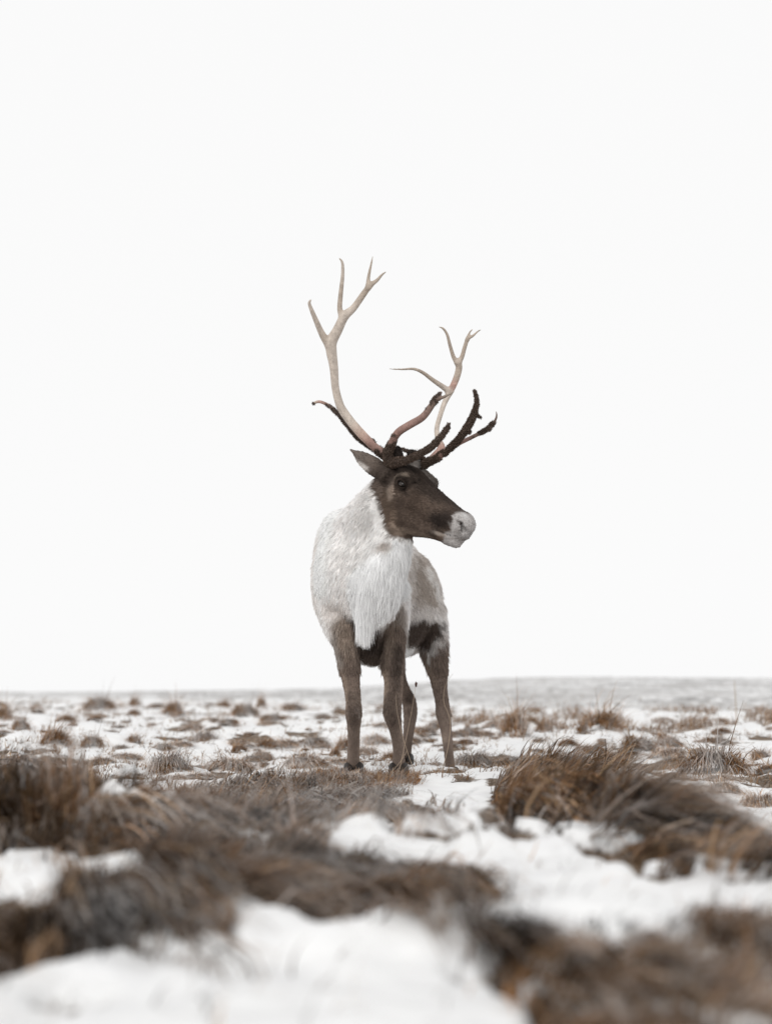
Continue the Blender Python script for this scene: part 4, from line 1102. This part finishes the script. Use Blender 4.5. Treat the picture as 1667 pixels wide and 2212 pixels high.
# ------------------------------------------------------------------ antlers
PALE = A(.52, .45, .39); PALE2 = A(.42, .35, .29); PINK = A(.36, .225, .19); RED = A(.19, .115, .095); DK = A(.048, .036, .030); MIXD = A(.12, .085, .07)
def antler(name, chains, label):
    """chains: list of (points [(px,py,Y,r,colour,fuzz)...])"""
    segs = []
    for ch in chains:
        raw = ch; ch = []
        for i in range(len(raw) - 1):
            q = [raw[max(i - 1, 0)], raw[i], raw[i + 1], raw[min(i + 2, len(raw) - 1)]]
            for t in (0, .25, .5, .75):
                cr_ = lambda k: .5 * (2 * q[1][k] + (-q[0][k] + q[2][k]) * t + (2 * q[0][k] - 5 * q[1][k] + 4 * q[2][k] - q[3][k]) * t * t + (-q[0][k] + 3 * q[1][k] - 3 * q[2][k] + q[3][k]) * t ** 3)
                ch.append((cr_(0), cr_(1), cr_(2), q[1][3] * (1 - t) + q[2][3] * t, q[1][4] * (1 - t) + q[2][4] * t, q[1][5] * (1 - t) + q[2][5] * t))
        ch.append(raw[-1])
        for u_, w_ in zip(ch[:-1], ch[1:]):
            segs.append((P(*u_[:3]), P(*w_[:3]), R(u_[3], u_[2]) * (.97 - .17 * min(u_[5], 1)), R(w_[3], w_[2]) * (.97 - .17 * min(w_[5], 1)), u_[4], w_[4], u_[5], w_[5]))
    lo = np.min([np.minimum(s_[0], s_[1]) for s_ in segs], 0) - .04; hi = np.max([np.maximum(s_[0], s_[1]) for s_ in segs], 0) + .04
    fa = Field(lo, hi, .0033)
    for ch in chains:
        fa.chain([(P(*q[:3]), max(R(q[3], q[2]) * (.97 - .17 * min(q[5], 1)), .0022)) for q in ch], .009)
    v, q = fa.mesh(); q = outward(v, q)
    n = vnormals(v, q)
    wt = np.zeros(len(v)); col = np.zeros((len(v), 3)); fz = np.zeros(len(v))
    for a_, b_, ra, rb, ca, cb, fa_, fb_ in segs:
        ab = b_ - a_; t = np.clip(((v - a_) @ ab) / (ab @ ab), 0, 1)
        d = np.abs(np.linalg.norm(v - a_ - t[:, None] * ab, axis=1) - (ra + (rb - ra) * t))
        w = np.exp(-d / .0025) + 1e-12
        col += w[:, None] * (ca * (1 - t[:, None]) + cb * t[:, None]); fz += w * (fa_ * (1 - t) + fb_ * t); wt += w
    col /= wt[:, None]; fz /= wt
    n3 = fbm(v[:, 0] * 45, v[:, 1] * 45, v[:, 2] * 45, 3, 41)
    patch = sstep(.62, .50, 1 - n3 + .0) * 0
    fuzzy = sstep(.0, .16, fz - n3 * .95)
    streak = fbm(v[:, 0] * 160, v[:, 1] * 160, v[:, 2] * 30, 2, 43)
    col = col * (.78 + .44 * streak)[:, None]
    col = col * (1 - fuzzy[:, None]) + DK * (.7 + .8 * streak)[:, None] * fuzzy[:, None]
    # ragged relief of the drying velvet
    rough = (fbm(v[:, 0] * 130, v[:, 1] * 130, v[:, 2] * 130, 3, 47) - .42) * .005 * fuzzy
    v = v + n * rough[:, None]
    o = mesh_obj('antler', v - DO, q, M_antler, deer, col)
    o['label'] = label
    # velvet shreds
    ar = np.linalg.norm(np.cross(v[q[:, 2]] - v[q[:, 0]], v[q[:, 3]] - v[q[:, 1]]), axis=1) * fuzzy[q].mean(1)
    cdf = np.cumsum(ar); m = int(cdf[-1] * 900000)
    m = min(max(m, 2000), 26000)
    k = np.searchsorted(cdf, rng.random(m) * cdf[-1])
    wr = rng.random((m, 4)); wr /= wr.sum(1)[:, None]
    p = (v[q[k]] * wr[:, :, None]).sum(1); nn = (n[q[k]] * wr[:, :, None]).sum(1)
    L = rng.uniform(.0015, .0065, m) * (.5 + fbm(p[:, 0] * 120, p[:, 1] * 120, p[:, 2] * 120, 2, 48))
    dv = nn + rng.normal(0, .7, (m, 3)) + down * .15; dv /= np.linalg.norm(dv, axis=1)[:, None]
    t = np.linspace(0, 1, 3)[None, :, None]
    path = p[:, None, :] + dv[:, None, :] * L[:, None, None] * t + rng.normal(0, .0006, (m, 3, 3)) * t
    cc = np.where(rng.random((m, 1)) < .16, A(.20, .15, .125), DK * 1.4 + A(.01, .004, 0)) * rng.uniform(.7, 1.6, (m, 1))
    cc = np.repeat(cc[:, None, :], 3, 1)
    rad = np.tile(np.array([.0006, .0005, .0002]), (m, 1))
    vo = curves_obj('velvet', path - DO, rad, cc, M_velvet, o); vo['kind'] = 'stuff'
    return o

antler('antler', [
    [(846, 1003, 5.44, 15, DK, 1), (838, 988, 5.42, 13, DK, 1), (813.5, 970, 5.40, 11, PINK, .55), (796, 953, 5.38, 10.5, PINK, .35), (780, 937, 5.37, 10.5, PALE2 * 1.0 + A(.06, 0, 0), .1), (758.4, 912, 5.36, 10, PALE, 0), (741, 888, 5.35, 9.8, PALE, 0), (733.0, 872, 5.34, 9.5, PALE, 0), (724.5, 837.7, 5.32, 8.8, PALE, 0), (721, 793.6, 5.29, 10, PALE, 0), (715.5, 757, 5.27, 12.5, PALE, 0), (716, 738, 5.26, 13, PALE, 0), (729, 713, 5.24, 11.5, PALE, 0), (740, 690, 5.22, 10.5, PALE, 0), (749, 678, 5.21, 10, PALE, 0), (763.9, 665, 5.20, 8, PALE, 0), (786, 634, 5.17, 7.2, PALE2, 0), (799, 616, 5.15, 6, PALE2, 0)],
    [(710, 742, 5.26, 11, PALE, 0), (700, 729, 5.25, 8.5, PALE2, 0), (691, 712, 5.23, 7, PALE, 0), (682, 691, 5.20, 6, PALE, 0), (673, 669.7, 5.17, 4.8, PALE, 0), (668, 655, 5.15, 3.6, PALE, 0), (671, 648.5, 5.14, 2.4, PALE, 0)],
    [(740, 686, 5.22, 8, PALE, 0), (733.8, 667, 5.21, 6, PALE2, 0), (736, 634, 5.19, 5.3, PALE2, 0), (740, 595, 5.16, 4.3, PALE, 0), (739.5, 568, 5.14, 3.3, PALE, 0), (733, 558, 5.13, 1.6, PALE2, 0)],
    [(795, 622, 5.15, 6, PALE2, 0), (795.6, 600.8, 5.15, 4, PALE2, 0), (801, 573, 5.13, 2.6, PALE2, 0), (804.7, 555, 5.12, 1, PALE2, 0)],
    [(799, 616, 5.15, 6, PALE2, 0), (813.5, 606, 5.15, 4.2, PALE2, 0), (824.5, 594, 5.14, 2.8, PALE2, 0), (833.5, 587, 5.13, 1, PALE2, 0)],
    [(832, 985, 5.46, 8, DK, 1), (800, 966, 5.45, 5.5, DK, 1), (769.4, 943, 5.43, 5, DK, .8), (739, 905, 5.42, 4.5, DK, .9), (714, 879, 5.42, 4.3, MIXD * 1.5, .5), (692, 868, 5.42, 3.8, PINK, .4), (680, 870, 5.42, 3.3, PALE2, .5), (676, 873, 5.42, 2, DK, 1)],
    [(840, 1000, 5.38, 14, DK, 1), (838, 981, 5.36, 11.5, DK, 1), (846.5, 956, 5.33, 10, RED, .7), (860, 934, 5.30, 9.5, RED * 1.4, .35), (885, 917.6, 5.26, 9, PINK * .8, .1), (912.6, 901, 5.22, 8.5, PINK * .75, .1), (932, 876, 5.19, 8, MIXD * 1.8, .4), (943, 859.7, 5.17, 7, MIXD * 1.5, .5), (952, 848, 5.16, 3.5, MIXD, .4)],
    [(943, 862, 5.17, 5, MIXD, .5), (952, 860, 5.16, 4.2, MIXD * 1.5, .4), (967.7, 852.8, 5.14, 3, PALE2 * .7, .3), (980, 846, 5.13, 1.5, PALE2, 0)],
    [(850, 1000, 5.36, 13, DK, 1), (879.6, 993, 5.30, 8.5, DK, 1), (904, 982, 5.25, 7.8, DK, .95), (929, 967, 5.21, 8, DK, .9), (951, 945, 5.18, 7.4, DK, .95), (965, 925.8, 5.16, 5.5, DK, .8), (969, 915, 5.15, 3.2, PALE2 * .5, .6)],
], 'near antler, taller pale beam with dark velvet rags at its base')
antler('antler', [
    [(912, 1008, 5.50, 10, DK, 1), (924, 998, 5.50, 9, DK, .8), (940, 983.7, 5.51, 9, PINK, .2), (953, 968, 5.52, 9, PINK * 1.15, 0), (946, 948, 5.53, 6.5, PALE, 0), (943, 925.8, 5.54, 5.6, PALE, 0), (951, 895.5, 5.55, 5.6, PALE, 0), (959.5, 870.8, 5.56, 6, PALE, 0), (970.5, 848, 5.56, 7.4, PALE, 0), (979, 832, 5.55, 7.5, PINK * 1.3, 0), (987, 812, 5.54, 7.6, PALE2, 0), (991, 793.6, 5.53, 7.8, PALE2, .1), (989, 783, 5.52, 7.5, PALE2, 0)],
    [(970, 846, 5.56, 7.5, PALE, 0), (956.7, 836, 5.54, 6.3, PALE, 0), (934.7, 821, 5.50, 5, PALE2, 0), (912.6, 804.6, 5.46, 4.1, PALE2, 0), (893, 797, 5.43, 3.2, PALE2, 0), (868.6, 797.8, 5.40, 2.2, PALE2, 0), (841, 797, 5.36, 1, PALE2, 0)],
    [(988, 783, 5.52, 6.5, PALE, 0), (979.5, 772, 5.51, 4.8, PALE2, 0), (971, 744, 5.48, 4, PALE2, 0), (965.5, 723, 5.46, 3.3, PALE2, 0), (957, 710, 5.44, 2.6, PALE2, 0), (947.5, 706, 5.43, 1, PALE2, 0)],
    [(989, 783, 5.52, 6.5, PALE, 0), (997, 772, 5.51, 5.2, PALE2, 0), (1003.5, 749.5, 5.49, 4.7, PALE2, 0), (1010, 732, 5.48, 4.3, PALE2, 0), (1020, 726, 5.47, 3, PALE2, 0), (1031, 716.5, 5.46, 2, PALE2, 0), (1038, 712, 5.45, .9, PALE2, 0)],
    [(1009, 733, 5.48, 3.8, PALE2, 0), (1013, 720, 5.47, 2.3, PALE2, 0), (1019.5, 711.5, 5.46, .9, PALE2, 0)],
    [(912, 1004, 5.49, 9, DK, 1), (934, 995, 5.45, 8.5, DK, .8), (950, 985, 5.41, 8.5, PINK * .8, .55), (967.7, 971, 5.37, 8, PINK * .6, .6), (987, 953, 5.33, 8, DK, .9), (1003.5, 931, 5.30, 8.6, DK, 1), (1017, 909, 5.27, 8.4, DK, 1), (1025.6, 887, 5.25, 6.8, DK, 1), (1029.5, 865, 5.23, 5, MIXD, .9), (1024.5, 844, 5.21, 3, MIXD, .7)],
    [(967, 973, 5.38, 7, PINK * .7, .3), (985, 961, 5.37, 5.6, PINK, .2), (1006, 950.6, 5.36, 5.1, PINK, .3), (1033.8, 936.9, 5.35, 5.2, MIXD * 1.3, .7), (1055, 925, 5.34, 5, MIXD, .8), (1066, 913, 5.33, 3.8, MIXD, .6), (1072, 900, 5.32, 2.6, MIXD * 1.4, .3), (1071, 888, 5.31, 1.2, MIXD * 1.5, 0)],
    [(1056, 926, 5.34, 4, DK, .8), (1061, 913, 5.33, 2.4, MIXD, .6)],
    [(1006, 928, 5.30, 5, DK, 1), (1014, 934, 5.30, 4, DK, 1)], [(1026, 895, 5.26, 4, DK, 1), (1039, 903, 5.26, 2, DK, 1)],
    [(922, 1000, 5.50, 7, DK, .9), (904, 986, 5.52, 5, PALE2 * .6, .7), (888, 978, 5.53, 4, PALE2 * .7, .6), (872, 972, 5.54, 3.2, DK, .7), (857, 966, 5.55, 2.4, PALE2 * .6, .6)],
], 'far antler, smaller pale beam with dark velvet hanging from its forward tines')

# ------------------------------------------------------------------ lone stems
M_stem, _, _ = new_mat('dry_stem', (.36, .28, .21), .8, .1)
M_seed, _, _ = new_mat('seed_head', (.07, .035, .028), .85, .1)
def stem(pts, r, label, seed=False, group='dry stems around the reindeer'):
    P3 = [P(*q) for q in pts]
    g0 = P3[0]; zz, _ = ground_z(np.array([g0[0]]), np.array([g0[1]])); P3[0] = A(g0[0], g0[1], float(zz[0]) - .01)
    # smooth path
    pts_ = []
    for i in range(len(P3) - 1):
        for t in np.linspace(0, 1, 5, endpoint=False):
            a = P3[max(i - 1, 0)]; b = P3[i]; c = P3[i + 1]; d = P3[min(i + 2, len(P3) - 1)]
            pts_.append(.5 * ((2 * b) + (-a + c) * t + (2 * a - 5 * b + 4 * c - d) * t * t + (-a + 3 * b - 3 * c + d) * t ** 3))
    pts_.append(P3[-1]); n = len(pts_); vs = []; fs = []
    for i, p in enumerate(pts_):
        rr = r * (1 - .7 * i / n)
        for j in range(6):
            w = 2 * math.pi * j / 6; vs.append(p + A(math.cos(w) * rr, math.sin(w) * rr, 0))
    for i in range(n - 1):
        for j in range(6): fs.append((i * 6 + j, i * 6 + (j + 1) % 6, (i + 1) * 6 + (j + 1) % 6, (i + 1) * 6 + j))
    e = bpy.data.objects.new('withered_weed', None); COL.objects.link(e); e.location = P3[0]
    tag(e, label, 'weed', group)
    mesh_obj('stem', np.array(vs) - P3[0], np.array(fs), M_stem, e)
    if seed:
        v, f = uv_sphere(pts_[-1] - P3[0], A(.0045, .0045, .008), None, 10, 8)
        v += rng.normal(0, .0014, v.shape)
        mesh_obj('seed_head', v, f, M_seed, e)
stem([(858, 1690, 5.3), (876, 1600, 5.3), (890, 1530, 5.3), (898, 1478, 5.3)], .0012, 'thin stem topped with a dark seed head, rising beside the hock', True)
stem([(900, 1690, 5.35), (872, 1600, 5.35), (858, 1540, 5.35), (855, 1500, 5.36)], .0012, 'thin pale stem crossing the right front leg')
stem([(950, 1700, 5.7), (966, 1620, 5.7), (972, 1560, 5.7), (958, 1515, 5.7), (962, 1480, 5.7), (978, 1455, 5.7)], .0016, 'crooked pale stem in front of the rightmost hind leg')
stem([(822, 1700, 5.2), (848, 1665, 5.2), (868, 1640, 5.2), (880, 1620, 5.2)], .0016, 'short bent straw leaning across the front hoof')
stem([(1590, 1560, 12), (1588, 1520, 12), (1585, 1470, 12)], .006, 'thin dark sapling stem on the right against the hill', group='saplings')
